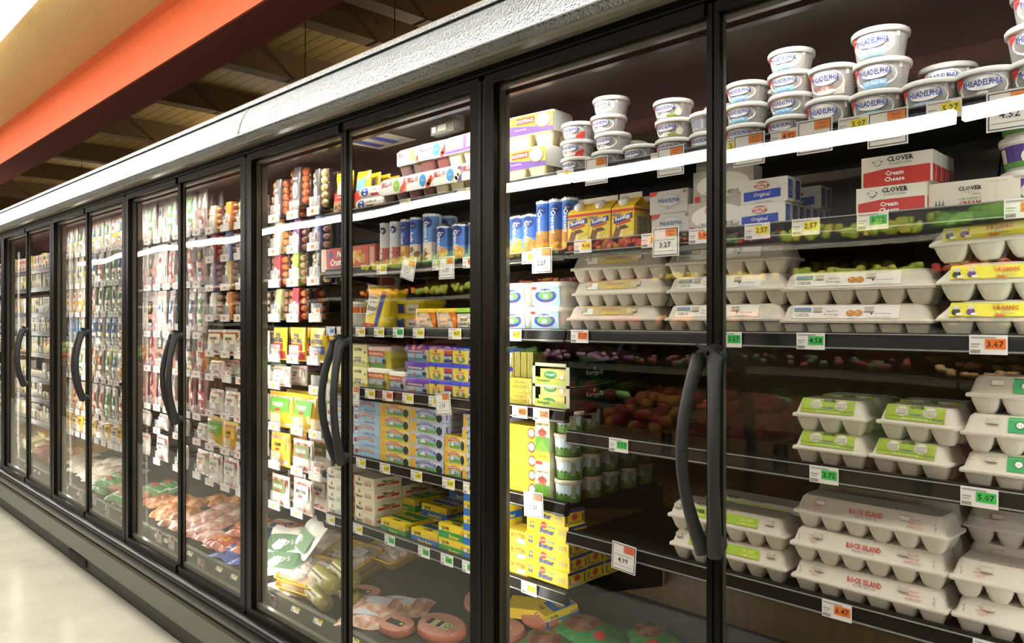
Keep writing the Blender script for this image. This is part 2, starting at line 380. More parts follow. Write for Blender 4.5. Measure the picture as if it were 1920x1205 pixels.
cp('ceiling_panel', PB().box(X0, .05, 2.135, XE, .62, 2.16, '#37352e'))
cp('air_grille', PB().box(X0, .058, 2.127, XE, .10, 2.134, 'g:#6b675c'))
cp('deck', extr([(.105, .33), (.105, .385), (.6, .50), (.6, .33)], X0, XE, 'g:#3a3b36'))
cp('deck_rail', extr([(.085, .33), (.09, .40), (.105, .405), (.105, .33)], X0, XE, 'g:#67675c'))
cp('rear_channel', PB().box(X0, .6, .33, XE, .62, .62, '#0c0c0b'))
cp('sill', PB().box(X0, .028, .30, XE, .105, .335, 'g:#77756a'))
cp('outer_shell', extr([(.64, .08), (.64, 2.35), (-.02, 2.35), (-.02, 2.30), (.62, 2.30), (.62, .08)], X0, XE, '#2a2926'))
cp('end_panel', PB().box(XE, -.02, .08, XE + .03, .64, 2.35, 'b:#1c1c1b'))
cp('header', extr([(-.028, 2.146), (-.028, 2.165), (.05, 2.165), (.05, 2.146)], X0, XE, 'b:#0b0b0b'))
cp('light_rail', extr([(.03, 2.10), (.03, 2.146), (.052, 2.146), (.052, 2.10)], X0, XE, 'b:#141413'))
cp('cornice', extr([(-.092, 2.168), (-.105, 2.180), (-.103, 2.205), (-.094, 2.240), (-.078, 2.275), (-.062, 2.302), (-.02, 2.302), (-.02, 2.168)], X0, XE, 'STUCCO'), 'embossed silver cornice')
cp('cornice_cap', extr([(-.066, 2.303), (-.058, 2.322), (-.04, 2.324), (.64, 2.324), (.64, 2.303)], X0, XE, 'STUCCO'))
cp('cornice_top_rail', extr([(-.05, 2.3245), (-.046, 2.333), (.64, 2.333), (.64, 2.3245)], X0, XE, '#6b5a48'))
cp('cornice_seam', extr([(-.0655, 2.2995), (-.0695, 2.3020), (-.067, 2.3045), (-.05, 2.30)], X0, XE, '#161616'))
cp('cornice_cove', extr([(-.028, 2.166), (-.045, 2.160), (-.066, 2.158), (-.084, 2.162), (-.092, 2.1675), (-.028, 2.17)], X0, XE, 'g:#6f6b5c'))
cp('cornice_bead', PB().tube([(X0, -.107, 2.187), (XE, -.107, 2.187)], .0032, 'c:#c9ced2', 8))
# cornice joint covers
for jx in (-1.95,): cp('cornice_joint', extr([(-.107, 2.18), (-.105, 2.205), (-.096, 2.24), (-.080, 2.275), (-.064, 2.302), (-.05, 2.30), (-.09, 2.18)], jx - .004, jx + .004, '#8f8f8c'))
# bumper + kick panel
bm_ = [(-.012, .338), (-.035, .345), (-.058, .338), (-.068, .318), (-.066, .290), (-.055, .268), (-.03, .255), (-.01, .25)]
pbb = PB(); pbb.rings([[(x, y, z) for y, z in bm_] for x in (X0, XE)], 'b:#101010', True); cp('bumper', pbb, 'glossy black rounded bumper')
cp('rub_strip', extr([(-.02, .250), (-.042, .246), (-.046, .232), (-.03, .222), (-.012, .22)], X0, XE, 'KICKPN'))
cp('kick_panel', extr([(-.012, .222), (-.014, .20), (.0, .085), (.03, .08), (.03, .25)], X0, XE, 'KICKPN'), 'grey-brown kick panel')
cp('toe_base', extr([(.004, .085), (.012, .0), (.6, .0), (.6, .30), (.03, .30), (.03, .085)], X0, XE, '#191815'))
cp('sill_trough', extr([(-.012, .338), (-.012, .33), (.03, .33), (.03, .338)], X0, XE, 'b:#0e0e0d'))
for k in range(3):
    gx = -2.1 - k * 2.4; pb = PB()
    for q in range(16): pb.box(gx + q * .022, -.004, .03, gx + q * .022 + .008, .02, .078, '#3a3933')
    cp('vent_grille', pb)
for px_ in POSTS[1:-1]:
    cp('post', PB().box(px_ - .028, .028, .34, px_ + .028, .052, 2.14, 'g:#5a584d'))
    cp('post_cover', PB().box(px_ - .012, -.002, .34, px_ + .012, .0275, 2.14, 'b:#101010'))
# doors -----------------------------------------------------------------
def m_glass():
    m = bpy.data.materials.new('door_glass'); m.use_nodes = True; nt = m.node_tree
    for n in list(nt.nodes): nt.nodes.remove(n)
    N = nt.nodes.new; L = nt.links.new
    out = N('ShaderNodeOutputMaterial'); tr = N('ShaderNodeBsdfTransparent'); gl = N('ShaderNodeBsdfGlossy'); gl.inputs['Roughness'].default_value = .0
    tr.inputs['Color'].default_value = (.985, .99, .985, 1)
    ge = N('ShaderNodeNewGeometry'); dt = N('ShaderNodeVectorMath'); dt.operation = 'DOT_PRODUCT'; L(ge.outputs['Incoming'], dt.inputs[0]); L(ge.outputs['True Normal'], dt.inputs[1])
    ab = N('ShaderNodeMath'); ab.operation = 'ABSOLUTE'; L(dt.outputs['Value'], ab.inputs[0])
    om = N('ShaderNodeMath'); om.operation = 'SUBTRACT'; om.inputs[0].default_value = 1; L(ab.outputs[0], om.inputs[1])
    pw = N('ShaderNodeMath'); pw.operation = 'POWER'; pw.inputs[1].default_value = 5; L(om.outputs[0], pw.inputs[0])
    ma = N('ShaderNodeMath'); ma.operation = 'MULTIPLY_ADD'; ma.inputs[1].default_value = .95; ma.inputs[2].default_value = .042; L(pw.outputs[0], ma.inputs[0])
    tc = N('ShaderNodeTexCoord'); mp = N('ShaderNodeMapping'); mp.inputs['Scale'].default_value = (1, 1, 1); n = N('ShaderNodeTexNoise'); n.inputs['Scale'].default_value = 2.2; n.inputs['Detail'].default_value = 0
    L(tc.outputs['Object'], mp.inputs[0]); oi = N('ShaderNodeObjectInfo'); sc_ = N('ShaderNodeVectorMath'); sc_.operation = 'SCALE'; sc_.inputs[0].default_value = (40, 17, 9); L(oi.outputs['Random'], sc_.inputs['Scale']); L(sc_.outputs[0], mp.inputs['Location']); L(mp.outputs[0], n.inputs['Vector'])
    bp = N('ShaderNodeBump'); bp.inputs['Strength'].default_value = .2; bp.inputs['Distance'].default_value = .014; L(n.outputs['Fac'], bp.inputs['Height']); L(bp.outputs[0], gl.inputs['Normal'])
    mx = N('ShaderNodeMixShader'); L(ma.outputs[0], mx.inputs[0]); L(tr.outputs[0], mx.inputs[1]); L(gl.outputs[0], mx.inputs[2]); L(mx.outputs[0], out.inputs[0])
    return m
_mats['DGLASS'] = m_glass()
DZ0, DZ1 = .343, 2.143
def frame_mesh(hs):
    """hs=+1: hinge on the +X side. Local origin at door centre, bottom."""
    h = DZ1 - DZ0; hw = PITCH / 2 - .002; sw_h, sw_c = .034, .013
    pb = PB()
    xl, xr = (-hw + (sw_c if hs > 0 else sw_h + .010)), (hw - (sw_h + .010 if hs > 0 else sw_c))
    ya, yb = (-.016, .010) if hs > 0 else (-.026, .020); pb.box(-hw if hs > 0 else -hw + .010, ya, 0, xl, yb, h, 'b:#0c0c0c')
    ya, yb = (-.016, .010) if hs < 0 else (-.026, .020); pb.box(xr, ya, 0, hw - (.010 if hs > 0 else 0), yb, h, 'b:#0c0c0c')
    pb.box(xl, -.026, 0, xr, .020, .032, 'b:#0c0c0c'); pb.box(xl, -.026, h - .026, xr, .020, h, 'b:#0c0c0c')
    # rounded edge bead catching the light on the hinge side
    xb = hw - .006 if hs > 0 else -hw + .006
    pb.tube([(xb, -.020, .01), (xb, -.020, h - .01)], .0075, 'b:#1a1a1a', 8)
    return pb, xl, xr, h
def spacer_mesh(xl, xr, h, hs):
    pb = PB(); t = .012
    a, c = ((.003, .0045) if hs > 0 else (t * .6, .012)), ((.003, .0045) if hs < 0 else (t * .6, .012)); pb.box(xl, -.004, .032, xl + a[0], a[1], h - .026, 'g:#4e4b40'); pb.box(xr - c[0], -.004, .032, xr, c[1], h - .026, 'g:#4e4b40')
    pb.box(xl, -.004, .032, xr, .012, .032 + t * 1.6, 'g:#6b6a5c'); pb.box(xl, -.004, h - .026 - t, xr, .012, h - .026, 'g:#4e4b40'); return pb
def handle_mesh(sg):
    """sg=-1: handle of the door on the -X side of the meeting stiles, built around x=0 at the stile"""
    pb = PB(); z0, z1 = 1.030 - DZ0, 1.442 - DZ0; path = []
    for i in range(23):
        t = i / 22; a = sin(pi * t) ** .85
        path.append((sg * (.012 + .024 * a), -.030 - .046 * a, z0 + (z1 - z0) * t))
    pb.tube(path, lambda t: .0125 + .0065 * abs(2 * t - 1) ** 4, 'h:', 12, None, .95)
    for zz in (z0 + .016, z1 - .016): pb.tube([(sg * .012, -.008, zz), (sg * .012, -.036, zz)], .016, 'h:', 12)
    return pb
mm, nt, b = new_mat('handle_grip'); b.inputs['Base Color'].default_value = rgb('#25282a'); b.inputs['Roughness'].default_value = .48; _mats['h:'] = mm
for hs in (1, -1):
    pb, xl, xr, h = frame_mesh(hs); fm = pb.mesh('frame'); sm = spacer_mesh(xl, xr, h, hs).mesh('spacer'); gm = PB().box(xl, -.003, .03, xr, .002, h - .024, 'DGLASS').mesh('glass_pane')
    hm = handle_mesh(1 if hs > 0 else -1).mesh('handle')
    hg = PB(); hx = (PITCH / 2 - .014) * hs
    hg.tube([(hx, -.01, h), (hx, -.01, h + .022)], .006, 'b:#222222', 8); hg.ell((hx, -.01, h + .022), (.008, .008, .006), 'c:#888880'); hingetop = hg.mesh('hinge_pin')
    hb = PB(); hb.tube([(hx, -.01, 0), (hx, -.01, -.012)], .008, 'c:#8a8168', 8)
    hb.box(hx - .05 * (1 if hs > 0 else -1) - .02, -.02, -.008, hx - .05 * (1 if hs > 0 else -1) + .02, .0, -.001, 'b:#1a1a1a'); hingebot = hb.mesh('hinge_foot')
    for k in range(7):
        cxm = -1.366 * k; di = 2 * k + (0 if hs > 0 else 1)
        o = link('cooler_door', None, None, (cxm + hs * PITCH / 2, 0, DZ0))
        tag(o, 'black-framed glass cooler door with curved grip handle, %s from near end' % ordn(di), 'cooler door', 'glass doors along the case')
        link('frame', fm, o); link('spacer', sm, o)
        link('glass_pane', gm, o); link('handle', hm, o, (-hs * PITCH / 2, 0, 0)); link('hinge_pin', hingetop, o); link('hinge_foot', hingebot, o)

# ------------------------------------------------------------------ shelves
YS = .13
def shelf(name, x0, x1, zl, lab, depth=.42, y=YS):
    o = link(name, None, None, ((x0 + x1) / 2, y, zl)); w = (x1 - x0) / 2 - .003
    tag(o, lab, 'shelf', 'shelves in the case')
    link('shelf_plate', PB().box(-w, .012, -.018, w, depth, -.0085, 'b:#131312').mesh('shelf_plate'), o)
    pb = PB(); pb.rings([[(x, a, b_) for a, b_ in [(.0, -.002), (-.006, -.006), (-.010, -.030), (-.008, -.036), (.012, -.036), (.012, .0), (.004, .0)]] for x in (-w, w)], 'b:#171716', False)
    link('price_rail', pb.mesh('price_rail'), o)
    pb = PB(); pb.box(-w, -.0135, -.0325, w, -.0115, -.0295, 'g:#8a8a85'); pb.box(-w, -.0095, -.004, w, -.0075, -.002, 'g:#9a9a95')
    link('rail_edge', pb.mesh('rail_edge'), o)
    for s in (-1, 1):
        link('bracket', PB().add([(s * (w - .012), .05, -.024), (s * (w - .012), depth + .04, -.024), (s * (w - .012), depth + .04, -.10), (s * (w - .008), .05, -.024), (s * (w - .008), depth + .04, -.024), (s * (w - .008), depth + .04, -.10)],
             [(0, 1, 2), (3, 5, 4), (0, 3, 4, 1), (1, 4, 5, 2), (0, 2, 5, 3)], 'b:#191918').mesh('bracket'), o)
    return o
SXA, SXB, SXC, SXD, SXE = XA(1064, YS), XA(612, YS), XA(378, YS), XA(229, YS), XA(104, YS)
SR = .66
Z1, Z2A, Z2B, Z3, Z4A, Z4B, Z5A, Z5B, Z6B = 1.895, 1.706, 1.688, 1.474, 1.207, 1.260, .943, 1.0135, .7765
for (x0, x1, z, w) in [(SXA, SR, Z1, 'top shelf of white tubs at the near end'), (SXB, SXA, Z1, 'top shelf of pudding packs and tubs'), (SXA, SR, Z2A, 'second shelf carrying cream cheese boxes'),
                       (SXB, SXA, Z2B, 'second shelf carrying dough cans'), (SXA, SR, Z3, 'third shelf carrying egg cartons'), (SXB, SXA, Z3, 'third shelf carrying spread tubs'),
                       (SXA, SR, Z4A, 'half-empty fourth shelf with small egg cartons'), (SXB, SXA, Z4B, 'fourth shelf of butter tubs and green butter packs'), (SXA, SR, Z5A, 'fifth shelf with large egg cartons'),
                       (SXB, SXA, Z5B, 'fifth shelf of stacked butter boxes'), (SXB, SXA, Z6B, 'sixth shelf with cream and yellow butter boxes')]:
    shelf('shelf', x0, x1, z, 'black metal ' + w)
FZ = [1.88, 1.74, 1.55, 1.41, 1.25, 1.06, .91, .74]
for i, z in enumerate(FZ): shelf('shelf', X0 + .02, SXE, z, 'black metal cheese shelf at the far end, %s down' % ordn(i), .36 + .01 * i)
SURF = -.008
# cross bars carrying the hooks
CR = [1.900, 1.762, 1.628, 1.485, 1.318, 1.205, 1.033, .872, .704]
DR = [1.905, 1.651, 1.399, 1.21, 1.003, .88, .715]
ER = [1.91, 1.70, 1.51, 1.305, 1.097, .86, .71]
for nm, x0, x1, rows in (('sausage', SXC, SXB, CR), ('sliced meat', SXD, SXC, DR), ('cheese bag', SXE, SXD, ER)):
    for i, z in enumerate(rows):
        o = link('hook_bar', None, None, ((x0 + x1) / 2, .56, z + .085)); tag(o, 'black bar carrying the %s hooks, %s down' % (nm, ordn(i)), 'bar', 'hook bars in the case')
        w = (x1 - x0) / 2 - .01
        link('bar', PB().box(-w, 0, -.03, w, .012, 0, 'b:#151514').mesh('bar'), o)
        link('backing_strip', PB().box(-w, .013, -.05, w, .018, .02, '#35332c').mesh('backing_strip'), o)
# thermometer box and notice under the case ceiling
tx = XA(820, .30)
o = link('thermostat', None, None, (XA(822, .12), .14, 2.134)); tag(o, 'grey plastic thermostat box hanging from the case ceiling', 'thermostat')
link('bracket', PB().box(-.06, 0, -.045, .06, .035, -.001, 'x:#d8d8d0').mesh('bracket'), o)
link('housing', PB().box(-.058, -.004, -.05, .055, .03, -.018, 'g:#55534b').mesh('housing'), o)
link('display', PB().box(-.02, -.007, -.044, .02, -.004, -.024, 'g:#8f8d80').mesh('display'), o); link('button', PB().box(-.048, -.007, -.044, -.03, -.004, -.026, 'g:#e8e6dc').mesh('button'), o)
nx, ny = on_z(712, 253, 2.13) if False else (XA(705, .2), .2)
pb = PB(); fnc = lambda s, t, e: (s, t, -e); pb.box(-.11, -.07, -.0015, .11, .07, 0, '#e9e9e2'); fn = lambda s, t, e: (s, t, -.0015 - e)
for a in (-.085, .005): pb.poly(fn, [(a, -.07), (a + .045, -.07), (a + .045, .045), (a, .045)], '#3d52b8')
pb.text(lambda s, t, e: (-s, t, -.0015 - e), 'N', -.08, .03, .02, '#b84a3a')
tag(link('notice_card', pb.mesh('notice_card'), None, (XA(716, .19), .19, 2.1335)), 'white notice card with blue stripes under the case ceiling', 'notice')
# ================================================================== KITS
WH, BLUE, RED, INK = '#f2f1ec', '#2b3f9e', '#c8322b', '#2a2a2a'
def tub_kit(name, look, r, h, art, body='g:#b7b6b3', lid='g:#c9c8c4', rb=.84):
    rt = r * .93; r0 = rt * rb; hb = h - .006
    p = PB(); p.lathe([(r0 * .94, 0), (r0, .003), (rt, hb)], body, 24)
    fn = F_cyl(r0, rt, hb, r); art(p, fn, r, hb)
    l = PB(); l.lathe([(rt + .0005, hb - .006), (r - .001, hb - .006), (r, hb - .003), (r, h - .003), (r - .002, h - .0005), (r * .9, h - .0005), (r * .86, h - .003), (r * .3, h - .003)], lid, 24)
    def shift(pb):
        pb.v = [(x, y, z) for x, y, z in pb.v]
        return pb
    l.v = [(x, y + r, z) for x, y, z in l.v]
    # body verts made by lathe are centred on 0, artwork already on r: move lathe part only
    nb = 24 * 3 + 24 * 2
    p.v = [(x, y + r, z) if i < nb else (x, y, z) for i, (x, y, z) in enumerate(p.v)]
    return Kit(name, 'tub', look, 2 * r, [('body', p), ('lid', l)], 2 * r, h)
def art_phil(kind):
    def a(p, fn, r, h):
        p.rect(fn, -r * 1.9, h * .04, r * 1.9, h * .96, 'g:#c6c5c3', 0.2, 16) if False else None
        p.oval(fn, .0, h * .50, r * .78, h * .42, '#f4f3ef', 1, 18)
        p.oval(fn, r * .0, h * .62, r * .52, h * .26, '#7d88c9', 2, 18); p.oval(fn, 0, h * .62, r * .51, h * .235, '#f4f3ef', 3, 18)
        p.text(fn, 'PHILADELPHIA', 0, h * .62, h * .2, '#2a3f9c', 4, r * 1.12, .02)
        p.poly(fn, [(-r * .86, h * .55), (-r * .60, h * .72), (-r * .55, h * .97), (-r * .86, h * .88)], '#d5382e', 2)
        p.text(fn, 'Special', -r * .7, h * .8, h * .06, WH, 3, r * .2)
        if kind == 'o': p.text(fn, 'original', 0, h * .26, h * .12, '#8a8a90', 3)
        if kind == 'l': p.rect(fn, -r * .45, h * .08, r * .42, h * .34, '#8fc4e6', 2, 3); p.text(fn, '1/3 less fat', 0, h * .25, h * .13, '#ffffff', 3, None, .02); p.text(fn, 'THAN CREAM CHEESE', 0, h * .11, h * .05, '#2a5fb0', 3)
        if kind == 'w': p.text(fn, 'Whipped', -r * .1, h * .3, h * .22, '#c45a55', 4, r * .9, 0, .2); p.poly(fn, [(r * .35, h * .05), (r * .8, h * .08), (r * .8, h * .55)], '#d8d2c6', 3)
        if kind == 's':
            for q in ((.62, .25), (.78, .36), (.5, .14), (.72, .14)): p.oval(fn, r * q[0], h * q[1], r * .13, h * .13, '#c8332e', 3, 8)
            p.oval(fn, r * .1, h * .26, r * .5, h * .09, '#edc6c4', 2)
        if kind == 'g':
            p.oval(fn, r * .72, h * .34, r * .17, h * .22, '#efe6d2', 4, 10)
            for q in (.2, .33, .47, .58): p.oval(fn, r * q, h * .16, r * .09, h * .08, '#8fa03a', 3, 7)
        # fine print on the rear quarter
        for q in range(5): p.rect(fn, r * .98, h * (.25 + q * .11), r * 1.3, h * (.29 + q * .11), '#9a9a9a', 1)
        p.rect(fn, r * .82, h * .72, r * .94, h * .9, '#e8e8e8', 2)
    return a
def art_back(p, fn, r, h):
    p.rect(fn, -r * .75, h * .2, r * .1, h * .85, '#eeeef0', 1, 3)
    for q in range(6): p.rect(fn, -r * .7, h * (.26 + q * .09), r * .05, h * (.3 + q * .09), '#6f73a0', 2, 3)
    for q in range(7): p.rect(fn, r * .2, h * (.2 + q * .09), r * .9, h * (.25 + q * .09), '#6f73a0', 2, 3)
PO = tub_kit('cream_cheese_tub', 'small grey cream cheese tub', .049, .0465, art_phil('o'))
PL8 = tub_kit('cream_cheese_tub', 'small blue-banded cream cheese tub', .049, .0465, art_phil('l'))
PS = tub_kit('cream_cheese_tub', 'strawberry cream cheese tub', .049, .0465, art_phil('s'))
PG = tub_kit('cream_cheese_tub', 'onion-printed cream cheese tub', .049, .0465, art_phil('g'))
PBK = tub_kit('cream_cheese_tub', 'cream cheese tub turned backward', .049, .0465, art_back)
PLB = tub_kit('cream_cheese_tub', 'large light cream cheese tub', .0545, .061, art_phil('l'))
POB = tub_kit('cream_cheese_tub', 'large original cream cheese tub', .0545, .061, art_phil('o'))
PW = tub_kit('cream_cheese_tub', 'tall whipped cream cheese tub', .050, .066, art_phil('w'))
def art_cot(p, fn, r, h):
    p.rect(fn, -r * 1.5, h * .1, r * 1.5, h * .82, '#5a44a0', 1, 12); p.rect(fn, -r * 1.5, h * .1, r * 1.5, h * .3, '#5fa043', 2, 12); p.oval(fn, r * .05, h * .42, r * .35, h * .28, WH, 3)
    p.text(fn, 'Cottage', r * .05, h * .45, h * .14, '#3a3a8a', 4, r * .6); p.rect(fn, -r * 1.1, h * .3, -r * .8, h * .75, WH, 3, 2)
    for q, c in enumerate(('#e02020', '#20a0e0', '#202020', '#e0d020')): p.oval(fn, -r * .95, h * (.36 + .1 * q), r * .04, h * .03, c, 4, 6)
COT = tub_kit('cottage_cheese_tub', 'white tub with purple band', .058, .060, art_cot, 'g:#efeee8', 'g:#f4f3ee')
# ---- boxes
def box_kit(name, look, w, d, h, base, front=None, side=None, top=None, cat='box', back=None):
    p = PB(); p.box(-w / 2, 0, 0, w / 2, d, h, base)
    if front: front(p, F_front(w), w, h)
    if side: side(p, F_side(w / 2, 0), d, h)
    if top: top(p, F_top(w, h), w, d)
    return Kit(name, cat, look, w, [(name, p)], d, h)
def fr(c):   # border rectangle
    return lambda p, f, w, h: p.rect(f, 0, 0, w, h, c)
def art_wfc(p, f, w, h):
    p.poly(f, [(w * .06, h * .12), (w * .86, h * .2), (w * .86, h * .56), (w * .06, h * .50)], '#2a4fc4', 1)
    p.text(f, 'Original', w * .46, h * .34, h * .22, '#ffffff', 2, w * .62, .01, .25)
    p.oval(f, w * .46, h * .74, w * .17, h * .17, '#c9532f', 1); p.text(f, 'WESTERN', w * .46, h * .79, h * .12, '#ffffff', 2, w * .32, .03); p.text(f, 'FAMILY', w * .46, h * .66, h * .11, '#ffffff', 2, w * .26, .03)
    p.text(f, 'Cream Cheese', w * .5, h * .06, h * .09, '#4a5a8a', 2, w * .5, 0, .25)
def side_wfc(p, f, d, h): p.rect(f, d * .15, h * .12, d * .75, h * .88, '#2a4fc4', 1); p.text(f, 'Original', d * .45, h * .5, d * .3, '#ffffff', 2, h * .6, 0, 0, pi / 2)
WFC = box_kit('cream_cheese_box', 'white and blue cream cheese box', .106, .030, .052, '#eeeeea', art_wfc, side_wfc)
def art_clv(p, f, w, h):
    p.rect(f, 0, 0, w, h, '#f0ede4', 1); p.poly(f, [(w * .03, h * .0), (w * .97, 0), (w * .97, h * .56), (w * .35, h * .56), (w * .03, h * .48)], '#cf2f2a', 2)
    p.text(f, 'CLOVER', w * .56, h * .86, h * .17, '#1f1f1f', 3, w * .42, .03); p.text(f, 'STORNETTA FARMS', w * .56, h * .70, h * .055, '#555555', 3, w * .36)
    p.text(f, 'Cream', w * .48, h * .40, h * .16, '#ffffff', 3, w * .32, .03); p.text(f, 'Cheese', w * .48, h * .2, h * .16, '#ffffff', 3, w * .34, .03)
    cow(p, f, w * .24, h * .78, h * .16)
def cow(p, f, x, y, s, e=3):
    p.oval(f, x, y, s * .8, s * .7, '#6b6b6b', e); p.oval(f, x, y, s * .72, s * .62, '#f4f2ea', e + 1); p.oval(f, x, y - s * .35, s * .5, s * .3, '#6b6b6b', e + 2); p.oval(f, x, y - s * .35, s * .45, s * .25, '#f4f2ea', e + 3)
    for q in (-1, 1): p.oval(f, x + q * s * .85, y + s * .2, s * .25, s * .12, '#6b6b6b', e + 2, 8); p.oval(f, x + q * s * .25, y + s * .15, s * .07, s * .09, '#222222', e + 4, 6)
def side_red(p, f, d, h): p.rect(f, 0, 0, d, h * .55, '#cf2f2a', 1); p.text(f, 'Cheese', d * .5, h * .3, d * .3, '#ffffff', 2, h * .5, 0, 0, pi / 2)
CLC = box_kit('cream_cheese_box', 'red and white cream cheese box', .128, .030, .058, '#f0ede4', art_clv, side_red)
def art_clo(p, f, w, h):
    p.text(f, 'CLOVER', w * .47, h * .72, h * .15, '#1f1f1f', 2, w * .34, .03); p.text(f, 'Organic', w * .47, h * .58, h * .09, '#8fa03a', 2, w * .2, 0, .3); p.text(f, 'FARMS', w * .54, h * .5, h * .06, '#1f1f1f', 2)
    p.text(f, 'ORGANIC', w * .47, h * .36, h * .11, '#4f9a4a', 2, w * .25); p.text(f, 'CREAM', w * .47, h * .2, h * .16, '#b02a3a', 2, w * .32, .03); p.text(f, 'CHEESE', w * .47, h * .02, h * .12, '#b02a3a', 2, w * .3, .03)
    for q in (.06, .1, .14): p.poly(f, [(w * q, h * .05), (w * (q + .06), h * .05), (w * (q + .03), h * .4)], '#6f7f6a', 2)
    p.text(f, 'SELL BY JUL 22 1058', w * .78, h * .86, h * .05, '#555555', 2)
CLO = box_kit('cream_cheese_box', 'cream organic cream cheese box', .145, .035, .052, '#eae4d8', art_clo)
def art_phb(p, f, w, h):
    p.oval(f, w * .52, h * .55, w * .30, h * .28, '#7d88c9', 1, 20); p.oval(f, w * .52, h * .55, w * .295, h * .26, '#d2d1ce', 2, 20)
    p.text(f, 'PHILADELPHIA', w * .52, h * .56, h * .17, '#33479f', 3, w * .56, .02); p.text(f, 'original', w * .52, h * .2, h * .1, '#77777c', 3); p.poly(f, [(0, h * .78), (w * .16, h * .82), (w * .24, h), (0, h * .98)], '#d5382e', 2)
    p.oval(f, w * .93, h * .88, w * .05, h * .08, '#a08a4a', 2, 8)
PHB = box_kit('cream_cheese_box', 'grey boxed cream cheese', .106, .035, .054, '#cac9c6', art_phb)
def art_pau(p, f, w, h):
    p.oval(f, w * .5, h * .5, w * .44, h * .4, WH, 1, 20); p.oval(f, w * .42, h * .7, w * .12, h * .18, '#e8632f', 2); p.oval(f, w * .42, h * .7, w * .10, h * .15, WH, 3); p.text(f, 'Pauly', w * .45, h * .58, h * .24, '#d0452f', 4, w * .5, .06); p.text(f, 'Pauly', w * .45, h * .58, h * .22, '#222a4a', 5, w * .47, .02)
    p.text(f, 'CREAM CHEESE', w * .48, h * .24, h * .13, '#222222', 3, w * .62); p.rect(f, w * .03, 0, w * .12, h * .2, '#d5382e', 2)
PAU = box_kit('cream_cheese_box', 'silver box with white oval', .15, .04, .07, '#bcbab5', art_pau)
PAS = box_kit('cream_cheese_box', 'small dark grey box', .13, .05, .048, '#a5a29c', lambda p, f, w, h: (p.oval(f, w * .3, h * .6, w * .08, h * .2, '#6a3f2c', 1), p.text(f, 'Pauly', w * .3, h * .6, h * .14, WH, 2, w * .13)))
# ---- cans of dough
def can_kit(look, r, h, lower, tx, c0='#3f6fc0', alt=False):
    p = PB(); p.lathe([(r, .004), (r, h - .004)], c0, 20, None, False, False); hv = len(p.v)
    fn = F_cyl(r, r, h, 0, .30)
    if c0 != '#2a49a8': p.rect(fn, -r * 3.1, .004, r * 3.1, h * .45, '#8fb6e2', .6, 16) if False else None
    p.rect(fn, -r * 1.2, .006, r * 1.2, h * .42, lower, 1, 6)
    for q in range(5): p.oval(fn, r * random.uniform(-.7, .7), h * random.uniform(.08, .36), r * .5, r * .42, random.choice(['#e0a04a', '#c98436', '#f0c070']) if lower in ('#d99a45', '#6f9fd6') else random.choice(['#c9b08a', '#8a5a34', '#efe0c0']), 2 + q * .3, 10, 1.0)
    p.oval(fn, 0, h * .80, r * .55, r * .55, '#1f3578', 2, 12); p.text(fn, 'Pillsbury', 0, h * .80, r * .18, '#ffffff', 3, r * .9)
    p.text(fn, tx, -r * .15, h * .57, r * .55, '#ffffff', 3, h * .52, .02, .15, -pi / 2 + .0)
    for q in range(6): p.oval(fn, r * (-1.2 + .48 * q), h * .95, r * .35, h * .03, '#e8eef6', 1.5, 8)
    fb = fn; p.rect(fb, r * 1.35, h * .08, r * 2.2, h * .95, '#2a49a8' if not alt else '#e8e8e8', 1, 4)
    p.rect(fb, r * 1.4, h * .1, r * 2.0, h * .25, WH, 2, 3)
    for q in range(7): p.rect(fb, r * (1.45 + q * .08), h * .11, r * (1.48 + q * .08), h * .24, '#222222', 3)
    m = PB(); 
    for z, zz in ((0, .005), (h - .005, h)): m.lathe([(r + .0008, z), (r + .0008, zz), (r - .002, zz), (r - .003, zz - .002 if z else zz)], 'c:#b9b6ae', 20)
    p.v = [(x, y + r, z) for x, y, z in p.v]; m.v = [(x, y + r, z) for x, y, z in m.v]
    return Kit('dough_can', 'can', look, 2 * r, [('label_wrap', p), ('rim', m)], 2 * r, h)
CRE = can_kit('blue crescent roll can', .0235, .150, '#d99a45', 'Crescent'); PIZ = can_kit('white pizza crust can', .0235, .156, '#c8605a', 'Pizza Crust', '#dfe4ea', True)
CIN = can_kit('cinnamon roll can', .031, .165, '#e3d6bd', 'Cinnamon Rolls', '#5f8fd0', True); CIS = can_kit('slim cinnamon roll can', .0235, .160, '#e3d6bd', 'Rolls'); GRA = can_kit('short blue biscuit can', .031, .117, '#6f9fd6', 'Grands!')
BLU = can_kit('dark blue dough can', .0235, .158, '#d99a45', 'Crust', '#2a49a8')
